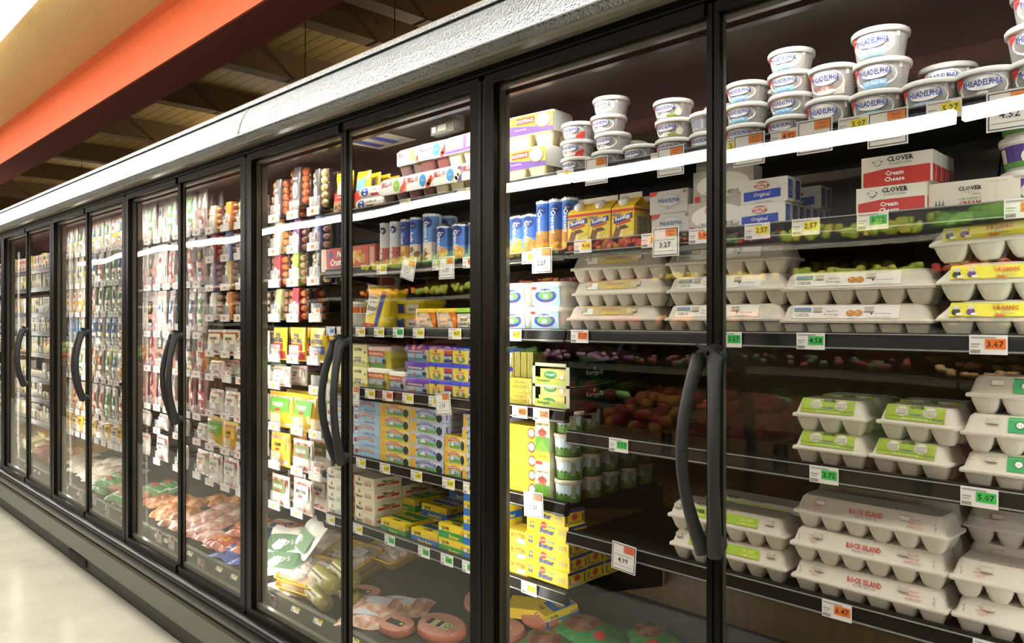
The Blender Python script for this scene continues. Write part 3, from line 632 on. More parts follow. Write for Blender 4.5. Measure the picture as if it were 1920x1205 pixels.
# ---- egg substitute gable carton
def gable():
    w, d, h = .070, .066, .083; p = PB(); p.box(-w / 2, 0, 0, w / 2, d, h, '#f2c81e')
    f = F_front(w); p.rect(f, w * .03, .002, w * .97, h * .62, '#f7e04a', 1); p.rect(f, 0, h * .86, w, h * .93, '#d03a2a', 2)
    p.oval(f, w * .62, h * .2, w * .34, h * .2, '#fff3a0', 2)
    for q in range(14): p.oval(f, w * random.uniform(.4, .9), h * random.uniform(.08, .32), w * .06, h * .045, random.choice(['#ffe94a', '#f9d92a', '#fff6b0']), 3 + q * .1, 7)
    p.poly(f, [(w * .05, h * .12), (w * .3, h * .06), (w * .42, h * .3), (w * .2, h * .42)], '#8a5528', 3); p.poly(f, [(w * .3, h * .3), (w * .8, h * .36), (w * .6, h * .45), (w * .35, h * .42)], '#6a3a20', 4)
    p.poly(f, [(w * .1, h * .5), (w * .92, h * .64), (w * .92, h * .8), (w * .1, h * .68)], '#2c3f9c', 3); p.text(f, 'ReddiEgg', w * .5, h * .66, h * .15, '#ffffff', 4, w * .78, .03, .2, .17); p.poly(f, [(w * .2, h * .44), (w * .85, h * .54), (w * .85, h * .6), (w * .2, h * .5)], '#d03a2a', 4)
    p.text(f, 'NuLaid', w * .22, h * .78, h * .09, '#2c3f9c', 4, None, .03)
    g = F_side(w / 2, 0); p.rect(g, d * .12, h * .12, d * .9, h * .78, '#f5d84a', 1)
    for q in range(9): p.rect(g, d * .16, h * (.18 + q * .06), d * .8, h * (.21 + q * .06), '#3a4a8a', 2)
    p.rect(g, 0, h * .86, d, h * .93, '#d03a2a', 2)
    # gable roof: front slope, rear slope, sides, sealed fin
    t = .026; p.add([(-w / 2, 0, h), (w / 2, 0, h), (w / 2, d / 2, h + t), (-w / 2, d / 2, h + t), (-w / 2, d, h), (w / 2, d, h), (w / 2 - .018, d / 2, h + .008), (-w / 2 + .018, d / 2, h + .008)], [(0, 1, 2, 3), (5, 4, 3, 2), (1, 5, 6), (1, 6, 2), (6, 5, 2), (4, 0, 7), (0, 3, 7), (3, 4, 7)], '#f2c81e')
    p.box(-w / 2, d / 2 - .0015, h + t - .002, w / 2, d / 2 + .0015, h + t + .012, '#e9e2cf')
    c = PB(); nrm = Vector((0, -t, d / 2)).normalized(); X = Matrix.Translation((-.006, d * .25, h + t * .45)) @ Vector((0, 0, 1)).rotation_difference(nrm).to_matrix().to_4x4()
    c.lathe([(.0145, -.002), (.0145, .009), (.012, .012), (.002, .012)], 'g:#f5f4ef', 18, X)
    return Kit('egg_carton_drink', 'carton', 'yellow gable-top liquid egg carton', w, [('carton', p), ('screw_cap', c)], d, h + t)
GAB = gable(); GAB.name = 'liquid_egg_carton'
# ---- moulded egg cartons
def egg_kit(look, n, w, art, topart=None, rnd=False, pulp='e:#cfc8ba', d=.105, h=.068, tabs=(-.30, .24)):
    b = PB(); zr = .034; pw = (w - .012) / n
    for i in range(n):
        for j in range(2):
            cx = -w / 2 + .006 + pw * (i + .5); cy = .008 + (d - .016) * (.25 + .5 * j); a = pw * .49; c = (d - .016) * .245
            b.rr([(cx, cy, a * .50, c * .52, a * .3, 0), (cx, cy, a * .68, c * .70, a * .36, .006), (cx, cy, a * .9, c * .9, a * .4, .020), (cx, cy, a, c, a * .3, zr - .003)], pulp, None, 3, True, True, False)
    b.rr([(0, d / 2, w / 2 - .001, d / 2 - .001, .008, zr - .004), (0, d / 2, w / 2, d / 2, .009, zr - .002), (0, d / 2, w / 2 - .001, d / 2 - .001, .008, zr)], pulp)
    l = PB()
    if not rnd:
        l.rr([(0, d / 2, w / 2, d / 2, .010, zr), (0, d / 2, w / 2 - .001, d / 2 - .001, .010, zr + .0025), (0, d / 2, w / 2 - .006, d / 2 - .006, .012, zr + .004), (0, d / 2, w / 2 - .013, d / 2 - .0125, .014, h - .006), (0, d / 2, w / 2 - .019, d / 2 - .018, .014, h)], pulp)
        y0, y1, z0, z1 = .0062, .0121, zr + .005, h - .006
    else:
        l.rr([(0, d / 2, w / 2, d / 2, .012, zr), (0, d / 2, w / 2 - .002, d / 2 - .001, .016, zr + .004), (0, d / 2, w / 2 - .012, d / 2 - .005, .022, zr + .016), (0, d / 2, w / 2 - .022, d / 2 - .0105, .022, zr + .028), (0, d / 2, w / 2 - .045, d / 2 - .026, .018, zr + .034)], pulp)
        y0, y1, z0, z1 = .0000, .0098, zr + .004, zr + .0275
    dz = z1 - z0; dy = y1 - y0; y0 -= .0004; y1 -= .0004
    def fn(s, t, e):       # t over 0..1 climbs the front slope, then bends onto the top
        if t <= 1: return (s, y0 + dy * t - e, z0 + dz * t)
        u = t - 1; return (s, y1 + u * dz * .9 - e * .5 + .001, z1 + min(u * dz * .9, .006 if not rnd else u * dz * .3) + e)
    fn.bend = True
    for q in (() if rnd else tabs if n > 4 else (-.17, .17)):
        l.box(w * q - .008, y0 + dy * .55 - .0025, z0 + dz * .62, w * q + .008, y0 + dy, z0 + dz * .98, pulp); l.rect(fn, w * q - .010, .56, w * q + .010, .60, '#6a6458', 2); l.rect(fn, w * q - .010, .97, w * q + .010, 1.0, '#6a6458', 2)
    art(l, fn, w)
    return Kit('egg_carton', 'egg carton', look, w, [('tray', b), ('lid', l)], d, h)
class A2:   # lets text with height given in metres climb a slope measured 0..1
    def __init__(s, fn, dz): s.fn = fn; s.dz = dz
    def __call__(s, a, b, e): return s.fn(a, b / s.dz, e)
DZL = .023
def art_cadia(txt):
    def a(l, fn, w):
        g = A2(fn, DZL); l.rect(fn, -w * .40, .02, w * .30, 1.12, '#efeeea', 1, 2)
        l.rect(fn, -w * .39, .66, -w * .27, .98, '#7d8cc8', 2); l.rect(fn, -w * .39, .62, -w * .27, .74, '#8aa860', 3); l.text(g, 'CADIA', -w * .33, DZL * .32, .0068, '#3d5a48', 2, w * .1)
        l.text(g, 'Cage-Free', -w * .13, DZL * .66, .0055, '#8a6a55', 2, w * .12); l.text(g, txt, -w * .13, DZL * .36, .0055, '#8a6a55', 2, w * .13); l.text(g, 'Large Grade AA', -w * .13, DZL * .12, .003, '#9a8a75', 2)
        if 'Brown' in txt:
            for q in (-.005, .045): l.oval(g, w * q, DZL * .48, .0085, .0062, '#c98a3c', 3, 12); l.oval(g, w * q - .002, DZL * .58, .003, .002, '#e8b870', 4, 8)
        l.text(g, 'KEEP REFRIGERATED', w * .20, DZL * .42, .0024, '#888888', 2); l.text(g, '1 DOZEN NET WT 24 OZ', w * .18, DZL * .12, .0026, '#888888', 2); l.poly(g, [(w * .12, DZL * .5), (w * .13, DZL * .3), (w * .14, DZL * .5)], '#333333', 2)
    return a
def art_glaum(l, fn, w):
    g = A2(fn, DZL); l.rect(fn, -w * .32, .25, w * .24, 1.25, '#c9b678', 1, 2); l.rect(fn, -w * .31, .3, -w * .2, 1.0, '#eeeeea', 2)
    l.text(g, "Glaum's Organic", 0, DZL * .45, .008, '#f2dc2c', 3, w * .26, .03, .2); l.text(g, 'EXTRA LARGE BROWN', 0, DZL * .85, .005, '#a0407a', 3, w * .2)
    l.oval(g, w * .2, DZL * .7, .012, .007, '#d9c9a0', 3)
def art_rock(l, fn, w):
    g = A2(fn, DZL); l.text(g, 'ROCK ISLAND', 0, DZL * .58, .0105, '#c9504a', 2, w * .22, .03); l.text(g, "Buy Me, I'm Local", 0, DZL * .18, .0055, '#555560', 2, w * .18)
    for i, t in enumerate(('raised', 'without', 'cages')): l.text(g, t, -w * .33, DZL * (.78 - .28 * i), .0050, '#cf8078', 2)
    for i, t in enumerate(('raised', 'without', 'antibiotics')): l.text(g, t, w * .30, DZL * (.78 - .28 * i), .0050, '#cf6a64', 2)
    for q in (-.43, .42): l.text(g, 'SELL BY', w * q, DZL * .45, .0028, '#333333', 2, None, 0, 0, pi / 2)
    for q in range(11): l.poly(g, [(-w * .2 + q * .011, DZL * 1.25), (-w * .2 + q * .011 + .007, DZL * 1.25), (-w * .2 + q * .011 + .004, DZL * 1.5)], '#c9706a' if q < 5 else '#6a8a7a', 2)
def art_six(l, fn, w):
    g = A2(fn, DZL); l.rect(fn, -w * .38, .06, w * .34, 1.3, '#a6bf3a', 1, 2); l.rect(fn, -w * .38, .30, w * .34, .42, '#8fae2c', 2)
    for q in (-.17, .17): l.oval(g, w * q, DZL * .78, .0125, .0085, '#d8d4c8', 3, 14); l.box(w * q - .007, .0075, .0525, w * q + .007, .010, .0595, 'e:#cfc8ba')
    l.text(g, 'CLOVER', 0, DZL * 1.12, .0055, '#24382a', 4, .03, .03); l.text(g, 'ORGANIC', 0, DZL * .58, .0048, '#3a5aa8', 4, .022, .02); l.text(g, 'Extra Large, Grade AA, Brown Eggs', 0, DZL * .24, .0032, '#f4f4e0', 4, w * .5, .02); l.text(g, 'HALF DOZEN', w * .27, DZL * .3, .0035, '#3a5aa8', 4, w * .12)
def art_clov12(l, fn, w):
    g = A2(fn, DZL); l.rect(fn, -w * .32, .08, w * .28, .98, '#a9cc3a', 1, 2); l.text(g, 'CLOVER', -w * .23, DZL * .68, .008, '#202820', 3, w * .14, .03); l.text(g, 'Organic', -w * .2, DZL * .38, .0055, '#f4f4e0', 3, None, 0, .3)
    l.text(g, 'CA SEFS', w * .19, DZL * .66, .0068, '#f0ee70', 3, w * .13, .02); l.text(g, 'COMPLIANT', w * .19, DZL * .30, .0068, '#f0ee70', 3, w * .15, .02); l.text(g, 'ORGANIC', -w * .03, DZL * .55, .006, '#a03a6a', 3)
    l.text(g, 'GRADE AA', -w * .0, DZL * 1.25, .006, '#6a3a20', 3); l.poly(g, [(-w * .36, DZL * 1.15), (w * .3, DZL * 1.15), (w * .3, DZL * 1.75), (-w * .36, DZL * 1.75)], '#b9a24a', 1); l.oval(g, -w * .2, DZL * 1.4, .02, .006, '#4f6a3a', 2); l.text(g, 'CLOVER', w * .15, DZL * 1.5, .007, '#202820', 2)
def art_grn(l, fn, w):
    g = A2(fn, DZL); l.rect(fn, -w * .25, .05, w * .36, 1.15, '#3aa763', 1, 2); l.text(g, 'CLOVER', w * .05, DZL * .75, .0085, '#e8f4ea', 3, w * .2, .03); l.text(g, 'No Added Hormones', w * .03, DZL * .16, .004, '#e8f4ea', 3, w * .2, 0, .2); cow(l, g, -w * .19, DZL * .62, .008)
def art_org(l, fn, w):
    fn_ = lambda a, b, e: fn(a, b, e + .0010); g_ = A2(fn_, .0235); g = lambda a, b, e: g_(a, b * 1.1, e); l.rect(fn, -w * .36, .02, w * .34, 1.3, '#efe84a', 1, 2); l.rect(fn, -w * .36, .02, w * .34, .08, '#d8cf30', 2)
    l.text(g, 'ORGANIC', w * .12, .0150, .0068, '#c04a2a', 4, w * .42, .03); l.text(g, "Judy's Family Farm", w * .05, .0200, .0024, '#3a6a3a', 4, w * .4, 0, .2); l.text(g, 'Cage Free', w * .12, .0100, .0034, '#5f7fb8', 4); l.text(g, 'No Antibiotics', w * .12, .0060, .0034, '#5f7fb8', 4)
    l.oval(g, w * .08, .0028, .009, .0020, '#f08a2a', 3); l.text(g, 'LOCAL', w * .08, .0028, .002, '#a03010', 4)
    for q, c in ((-.30, '#2c3430'), (-.17, '#6a4a8a')):      # two seated children in bonnets
        l.oval(g, w * q, .0085, .007, .0055, c, 3, 10); l.oval(g, w * q, .0150, .0045, .0035, '#efe9d8', 3, 10); l.oval(g, w * q, .0175, .006, .0020, '#d8d8c8', 4, 10); l.oval(g, w * q + .006, .0045, .006, .0024, '#f4f2ea', 4, 8)
EC_B = egg_kit('brown egg carton, white label', 6, .300, art_cadia('Brown Eggs'), tabs=(-.225, .115)); EC_W = egg_kit('white-label white egg carton', 6, .300, art_cadia('White Eggs'), tabs=(-.225, .115))
EG = egg_kit('tan-labelled organic egg carton', 6, .292, art_glaum); ER_ = egg_kit('red-lettered egg carton', 6, .300, art_rock, pulp='e:#d2cbbf'); E6 = egg_kit('lime-labelled half-dozen egg carton', 3, .152, art_six, d=.105)
EL = egg_kit('lime-labelled dozen egg carton', 6, .292, art_clov12, tabs=(-.41, .37)); EGR = egg_kit('green-labelled egg carton', 6, .30, art_grn, tabs=(-.33, .42)); EO = egg_kit('yellow-sleeved organic egg carton', 3, .182, art_org, rnd=True, pulp='e:#dad8c8')
# ---- pudding / gelatine multipacks
def multi_kit(look, w, d, h, paint, cup, n=2):
    hs = h * .60; z0 = h - hs; p = PB(); 
    p.rr([(0, d / 2, w / 2 - .002, d / 2 + .001, .010, z0), (0, d / 2, w / 2 - .0015, d / 2, .010, h - .008), (0, d / 2, w / 2 - .004, d / 2 - .006, .010, h)], '#ecebe6')
    paint(p, lambda s, t, e: (s - w / 2, -.001 - e, z0 + t), w, hs)
    parts = [('sleeve', p)]
    for i in range(n):
        for j in range(2):
            c = PB(); r = w / n / 2 * .88; cx = -w / 2 + w / n * (i + .5); cy = d * (.27 + .46 * j); ry = min(r, d * .225)
            c.rr([(cx, cy, r * .72, ry * .76, ry * .5, 0), (cx, cy, r * .9, ry * .93, ry * .5, z0 * .7), (cx, cy, r, ry, ry * .45, z0 + .004)], cup, None, 4, True, True, False)
            parts.append(('cup', c))
    return Kit('pudding_pack', 'multipack', look, w, parts, d, h)
def art_jello(a, b, c):
    def f_(p, f, w, h):
        p.rect(f, .004, .002, w - .004, h - .008, '#f0eeea', 1); p.rect(f, w * .86, .002, w - .004, h - .008, c, 2)
        p.text(f, 'JELL-O', w * .27, h * .62, h * .36, '#c43a44', 4, w * .46, .02); p.oval(f, w * .62, h * .48, w * .12, h * .36, a, 3); p.text(f, '2 flavors', w * .62, h * .5, h * .08, WH, 4, w * .16)
        for q in ((.84, .3), (.90, .5), (.80, .15)): p.oval(f, w * q[0], h * q[1], w * .07, h * .2, b, 3, 9)
        p.text(f, 'sugar free', w * .26, h * .3, h * .08, '#c88', 3) if False else p.rect(f, w * .1, h * .27, w * .38, h * .31, '#d88', 3) if False else None
    return f_
JR = multi_kit('white and red gelatine pack', .148, .105, .092, art_jello('#8fbf5a', '#e0705a', '#e8a08a'), 'g:#6a5450'); JB = multi_kit('strawberry blue-spot gelatine pack', .148, .105, .092, art_jello('#3f97d6', '#d9502f', '#f0e0d8'), 'g:#7a4a48')
JV = multi_kit('vanilla purple-edged pudding pack', .148, .105, .092, art_jello('#5fa6dc', '#efe6c8', '#7a5aa0'), 'g:#e6dfb4'); JC = multi_kit('chocolate pudding pack', .148, .105, .092, art_jello('#f0eeea', '#7a4a34', '#7a5aa0'), 'g:#8a6a5c')
def art_jback(p, f, w, h):
    p.rect(f, .002, .002, w - .002, h - .006, '#7a55a8', 1); p.rect(f, w * .04, h * .2, w * .62, h * .85, '#e9e4f0', 2)
    for q in range(5): p.rect(f, w * .07, h * (.28 + q * .11), w * .58, h * (.32 + q * .11), '#9a86b8', 3)
    p.rect(f, w * .74, h * .25, w * .94, h * .9, WH, 2)
    for q in range(9): p.rect(f, w * (.76 + q * .018), h * .3, w * (.767 + q * .018), h * .85, '#333333', 3)
JK = multi_kit('purple back-turned pudding pack', .148, .105, .092, art_jback, 'g:#e6dfb4')
def art_kozy(p, f, w, h):
    p.rect(f, .002, 0, w - .002, h - .006, '#e8bf3a', 1); p.poly(f, [(.002, 0), (w - .002, 0), (w - .002, h * .2), (w * .5, h * .35), (.002, h * .5)], '#6f4f9c', 2); p.rect(f, w * .20, h * .50, w * .60, h * .80, '#c43a34', 3); p.text(f, 'KOZYSHACK', w * .40, h * .65, h * .17, '#fff0d0', 4, w * .37, .02)
    p.oval(f, w * .78, h * .52, w * .17, h * .36, '#7a5a4a', 3); p.oval(f, w * .78, h * .55, w * .155, h * .32, '#efe9cc', 4); p.text(f, 'Tapioca Pudding', w * .3, h * .24, h * .10, '#e8d8f0', 4, w * .4)
KZ = multi_kit('yellow and purple tapioca pack', .165, .10, .098, art_kozy, 'g:#e9dfae')
# ---- rectangular spread tubs
def rtub_kit(name, look, w, d, h, body, lid, art, side=None, lh=.010, lean=.86):
    p = PB(); r = min(w, d) * .18
    p.rr([(0, d / 2, w / 2 * lean, d / 2 * lean, r * .9, 0), (0, d / 2, w / 2 * .96, d / 2 * .96, r, h - lh)], body, None, 4)
    y0 = d / 2 * (1 - lean); y1 = d / 2 * .04; hh = h - lh; fn = lambda s, t, e: (s, y0 + (y1 - y0) * t / hh - e, t)
    art(p, fn, w, hh)
    if side:
        x0 = w / 2 * lean; x1 = w / 2 * .96; side(p, lambda s, t, e: (x0 + (x1 - x0) * t / hh + e, d / 2 + s, t), d, hh)
    l = PB(); l.rr([(0, d / 2, w / 2, d / 2, r, h - lh - .003), (0, d / 2, w / 2, d / 2, r, h - .003), (0, d / 2, w / 2 - .003, d / 2 - .003, r, h)], lid, None, 4)
    return Kit(name, 'tub', look, w, [('body', p), ('lid', l)], d, h)
def art_eb(p, f, w, h):
    p.poly(f, [(-w * .40, 0), (-w * .05, 0), (w * .38, h * .0), (w * .1, h), (-w * .46, h)], '#e9dcc6', 1); p.poly(f, [(w * .1, h), (w * .38, 0), (w * .42, 0), (w * .46, h)], '#e07f22', 1)
    p.text(f, 'earth', -w * .15, h * .48, h * .16, '#7a5a4a', 2, w * .35); p.text(f, 'balance', -w * .08, h * .24, h * .18, '#7a5a4a', 2, w * .5)
    for q in (.12, .24): p.oval(f, w * q, h * .56, w * .06, h * .09, '#3f9f8a', 3, 10)
    p.oval(f, -w * .28, h * .82, w * .08, h * .12, '#7a5a4a', 2, 10); p.oval(f, -w * .26, h * .80, w * .07, h * .1, '#e9dcc6', 3, 10)
EB = rtub_kit('spread_tub', 'orange-edged spread tub', .108, .09, .068, 'g:#e07f22', 'g:#f0c82a', art_eb)
def art_sb(p, f, w, h):
    p.rect(f, -w * .43, h * .86, w * .46, h, '#3f5a3a', 1); p.oval(f, -w * .05, h * .46, w * .30, h * .36, '#4f7a48', 1, 18); p.oval(f, -w * .05, h * .46, w * .28, h * .33, '#f4f4ea', 2, 18)
    p.text(f, 'SMART', -w * .05, h * .56, h * .2, '#2c5a3a', 3, w * .38, .03); p.text(f, 'BALANCE', -w * .05, h * .34, h * .17, '#2c5a3a', 3, w * .46, .03); p.rect(f, -w * .25, h * .08, w * .12, h * .16, '#222222', 3); p.poly(f, [(w * .1, 0), (w * .42, 0), (w * .42, h * .12)], '#e8c82a', 2)
SB = rtub_kit('spread_tub', 'white and green spread tub', .108, .09, .068, 'g:#f0f0e8', 'g:#9fd03a', art_sb)
def art_icb(p, f, w, h):
    p.poly(f, [(-w * .28, h * .02), (-w * .02, h * .02), (w * .34, h), (w * .02, h)], '#3a3f9c', 2) if False else p.poly(f, [(w * .0, h * .02), (w * .16, h * .02), (w * .40, h * .98), (w * .2, h * .98)], '#3a3f9c', 2)
    p.poly(f, [(-w * .40, h * .3), (w * .04, h * .42), (w * .1, h * .82), (-w * .36, h * .9)], '#f4f2e4', 3)
    p.text(f, "I Can't Believe", -w * .14, h * .78, h * .07, '#333344', 4, w * .4, 0, .2); p.text(f, "It's Not", -w * .14, h * .68, h * .07, '#333344', 4, w * .3, 0, .2); p.text(f, 'Butter!', -w * .14, h * .52, h * .15, '#333344', 4, w * .42, .02, .3)
    p.rect(f, -w * .42, h * .02, w * .0, h * .12, '#d8362c', 3); p.text(f, 'original', -w * .2, h * .07, h * .06, WH, 4)
ICB = rtub_kit('spread_tub', 'large yellow spread tub', .125, .095, .148, 'g:#f2d824', 'g:#f7e82c', art_icb, None, .008, .93)
ICF = rtub_kit('spread_tub', 'wide yellow spread tub', .16, .13, .050, 'g:#e8cf20', 'g:#f2dc24', lambda p, f, w, h: (p.rect(f, -w * .4, h * .1, -w * .1, h * .9, '#3a3f9c', 1), p.poly(f, [(-w * .05, h * .1), (w * .4, h * .1), (w * .42, h * .85), (0, h * .9)], '#f4f2e4', 1), p.text(f, 'Butter!', w * .18, h * .45, h * .25, '#333344', 2, w * .35, .02, .3)))
def art_bb(p, f, w, h):
    p.rect(f, -w * .40, h * .05, w * .40, h * .97, '#9fc9e6', 1); p.oval(f, 0, h * .52, w * .33, h * .36, '#f4f4f0', 2, 20); p.oval(f, 0, h * .52, w * .31, h * .33, '#2c3f9c', 3, 20); p.oval(f, 0, h * .52, w * .22, h * .2, '#5f9f5a', 4, 16)
    p.text(f, 'BRUMMEL & BROWN', 0, h * .74, h * .09, '#ffffff', 5, w * .48, .03); p.text(f, 'with Real Yogurt', w * .08, h * .24, h * .09, '#c43a34', 5, w * .4, 0, .2); p.rect(f, -w * .40, h * .82, -w * .26, h * .97, '#d8362c', 2)
    p.oval(f, -.0, h * .50, w * .08, h * .08, '#f4f4f0', 5, 10); p.box(-w * .04, 0, 0, -w * .04, 0, 0, WH) if False else p.rect(f, w * .02, h * .36, w * .05, h * .5, '#f4f4f0', 5); p.rect(f, -w * .06, h * .36, -w * .03, h * .5, '#f4f4f0', 5)
BB = rtub_kit('spread_tub', 'white and sky-blue yogurt spread tub', .128, .105, .068, 'g:#f0efe6', 'g:#f6f5ee', art_bb)
def art_chb(c):
    def f_(p, f, w, h):
        p.rect(f, -w * .38, h * .04, w * .36, h * .40, '#6f9f5a' if c == 'g' else '#5f8fc0', 1); p.rect(f, -w * .38, h * .3, w * .36, h * .66, '#9cc8e0', 2); p.poly(f, [(-w * .38, h * .3), (-w * .15, h * .7), (w * .05, h * .3)], '#b8c8d0', 3)
        p.poly(f, [(-w * .44, h * .66), (w * .3, h * .62), (w * .34, h * .92), (-w * .42, h * .98)], '#d8502c' if c != 'p' else '#7a5aa8', 4); p.text(f, 'CHALLENGE BUTTER', -w * .05, h * .79, h * .15, '#fff6d8', 5, w * .66, .03, 0, -.03)
        p.oval(f, -w * .08, h * .34, w * .035, h * .16, '#c96a34', 5, 8); p.oval(f, w * .3, h * .38, w * .09, h * .15, '#22382a', 4, 10)
    return f_
CHW = rtub_kit('butter_tub', 'tall white butter tub', .128, .12, .076, 'g:#e8dc5a', 'g:#f2f1ea', art_chb('g'), None, .012); CHU = rtub_kit('butter_tub', 'white tub with blue print', .10, .10, .070, 'g:#e9e8e0', 'g:#f2f1ea', art_chb('b'), None, .012)
CHP = rtub_kit('butter_tub', 'purple-lidded butter tub', .138, .09, .054, 'g:#d8d4a8', 'g:#5b35a8', art_chb('p'), lambda p, f, d, h: p.rect(f, -d * .4, h * .1, -d * .1, h * .8, '#4a6a4a', 1), .012)
def art_lol(p, f, w, h):
    p.rect(f, -w * .42, h * .04, w * .1, h * .96, '#f0dc5a', 1); p.poly(f, [(w * .10, h * .04), (w * .40, h * .04), (w * .42, h * .7), (w * .15, h * .7)], '#3a4478', 2); p.rect(f, w * .15, h * .6, w * .43, h * .86, '#c43a34', 3); p.text(f, 'BUTTER', w * .28, h * .38, h * .2, '#ffffff', 4, w * .26, .03)
    p.oval(f, -w * .15, h * .3, w * .16, h * .25, '#6f9f5a', 2); p.oval(f, -w * .15, h * .5, w * .07, h * .3, '#e8b890', 3); p.oval(f, -w * .15, h * .84, w * .04, h * .1, '#7a4a2c', 4, 8); p.text(f, "LAND O LAKES", -w * .15, h * .62, h * .1, '#c43a34', 5, w * .4, .02)
LOL = rtub_kit('butter_tub', 'blue-lidded butter tub', .135, .09, .054, 'g:#eceae0', 'g:#2f3ec0', art_lol, None, .009)
BUC = tub_kit('margarine_bucket', 'white and orange margarine bucket', .058, .098, lambda p, f, r, h: (p.rect(f, -r, h * .62, r * 1.4, h * .85, '#d96a2c', 1, 8), p.rect(f, r * .3, h * .2, r * 1.0, h * .6, WH, 2, 3), [p.rect(f, r * .35, h * (.24 + .06 * q), r * .95, h * (.26 + .06 * q), '#888888', 3, 3) for q in range(6)]), 'g:#ecebe4', 'g:#f2f1ea')
BOW = tub_kit('margarine_tub', 'large white and red margarine tub', .075, .11, lambda p, f, r, h: (p.rect(f, -r * 1.4, h * .55, r * 1.4, h * .85, '#b5502c', 1, 10), p.rect(f, -r * 1.4, h * .1, r * 1.4, h * .5, '#d8c89a', 1, 10)), 'g:#e4e0d4', 'g:#efeee6')
# ---- butter boxes
def art_ch(col, ban, tag_=True):
    def f_(p, f, w, h):
        p.rect(f, w * .02, h * .08, w * .98, h * .92, '#f0e29a' if col == 'y' else '#d5d8ee' if col == 'p' else '#a9cbe8', 1); p.rect(f, w * .03, h * .1, w * .2, h * .9, '#e8b83a' if col != 'b' else '#c8dcea', 2)
        if col == 'b': p.rect(f, w * .05, h * .3, w * .17, h * .7, '#9c4a7a', 3); p.text(f, 'UNSALTED BUTTER', w * .62, h * .18, h * .14, '#2f5a9c', 3, w * .6, .02)
        else: p.oval(f, w * .88, h * .4, w * .09, h * .34, '#22382a', 3); p.rect(f, w * .24, h * .12, w * .78, h * .5, '#6fae5a', 2); p.rect(f, w * .24, h * .4, w * .78, h * .56, '#8fc0e0', 2.5); p.poly(f, [(w * .3, h * .3), (w * .42, h * .62), (w * .52, h * .3)], '#e4ecf0', 3); p.oval(f, w * .5, h * .35, w * .02, h * .2, '#c96a34', 4, 7)
        n = 8
        for q in range(n):                          # arched banner
            a0 = -1 + 2 * q / n; a1 = -1 + 2 * (q + 1) / n; g = lambda a: .72 - .20 * a * a
            p.poly(f, [(w * (.5 + .28 * a0), h * g(a0)), (w * (.5 + .28 * a1), h * g(a1)), (w * (.5 + .28 * a1), h * (g(a1) + .2)), (w * (.5 + .28 * a0), h * (g(a0) + .2))], ban, 4)
        vs, fs, tw = text_geo('CHALLENGE BUTTER', .02, 0); k = h * .12; kx = w * .5 / tw
        p.add([f(w * .5 + x * kx, h * (.82 - .20 * (x * kx / (w * .28)) ** 2) + y * k, .0026) for x, y in vs], fs, '#ffffff')
    return f_
def side_q(c, t1='1', tx='FIRST QUALITY'):
    def f_(p, f, d, h): p.text(f, t1, d * .12, h * .5, h * .5, c, 2, None, .03); p.text(f, t1, d * .88, h * .5, h * .5, c, 2, None, .03); p.text(f, tx, d * .5, h * .25, h * .16, c, 2, d * .6); p.text(f, 'PURE', d * .5, h * .6, h * .2, c, 2, d * .4)
    return f_
BW, BH = .150, .0405
CBY = box_kit('butter_box', 'yellow arched-banner butter box', .165, .075, BH, '#f0d34a', art_ch('y', '#c8402c'), side_q('#c8402c')); CBP = box_kit('butter_box', 'lavender arched-banner butter box', .175, .11, BH, '#c9cce6', art_ch('p', '#3a4aa0'), side_q('#3a4aa0'))
CBB = box_kit('butter_box', 'light-blue unsalted butter box', .165, .075, BH, '#b4d2ea', art_ch('b', '#d06a34')); CBC = box_kit('butter_box', 'pale yellow wrapped butter box', .14, .075, BH, '#efe6a8', art_ch('b', '#c8502c'))
CBS = box_kit('butter_box', 'short yellow butter box', .10, .075, BH + .003, '#f0d34a', art_ch('y', '#c8402c')); CBQ = box_kit('butter_box', 'short lavender butter box', .10, .075, BH, '#c9cce6', art_ch('p', '#3a4aa0'))
def art_til(c):
    def f_(p, f, w, h):
        p.rect(f, 0, 0, w * .03, h, c, 1); p.text(f, 'Tillamook', w * .26, h * .34, h * .26, '#33384a', 2, w * .34, .03); p.oval(f, w * .28, h * .74, w * .045, h * .17, '#c99a3a', 2, 8); p.oval(f, w * .28, h * .7, w * .03, h * .1, '#8a6a2a', 3, 8)
        p.rect(f, w * .54, h * .3, w * .84, h * .52, c, 2); p.text(f, 'BUTTER', w * .69, h * .41, h * .15, '#fff4e0', 3, w * .26, .03); p.text(f, 'SALTED SWEET', w * .7, h * .65, h * .09, '#777777', 2)
    return f_
def side_til(c):
    def f_(p, f, d, h): p.text(f, 'Tillamook', d * .5, h * .68, h * .24, '#33384a', 2, d * .75, .03); p.rect(f, d * .1, h * .34, d * .9, h * .54, c, 2); p.text(f, 'BUTTER', d * .5, h * .44, h * .14, '#fff4e0', 3, d * .5, .02); p.text(f, '1 FIRST QUALITY 1', d * .5, h * .16, h * .1, '#33384a', 2, d * .75)
    return f_
TIL = box_kit('butter_box', 'cream butter box with red bar', .125, .12, .042, '#e9e3c4', art_til('#c8402c'), side_til('#c8402c')); TIB = box_kit('butter_box', 'cream butter box with blue bar', .125, .12, .042, '#e4e2cc', art_til('#7fa8c8'), side_til('#7fa8c8'))
def art_cb(c, tx):
    def f_(p, f, w, h):
        p.rect(f, 0, 0, w, h * .5, c, 1); p.text(f, 'CLOVER', w * .26, h * .72, h * .22, '#202820', 3, w * .24, .03); p.text(f, tx, w * .55, h * .22, h * .3, '#f2dc30', 3, w * .55, .03); cow(p, f, w * .09, h * .62, h * .2)
        p.poly(f, [(w * .72, h * .5), (w * .98, h * .5), (w * .96, h * .78), (w * .88, h * .66), (w * .78, h * .74)], '#d9a63a', 3)
    return f_
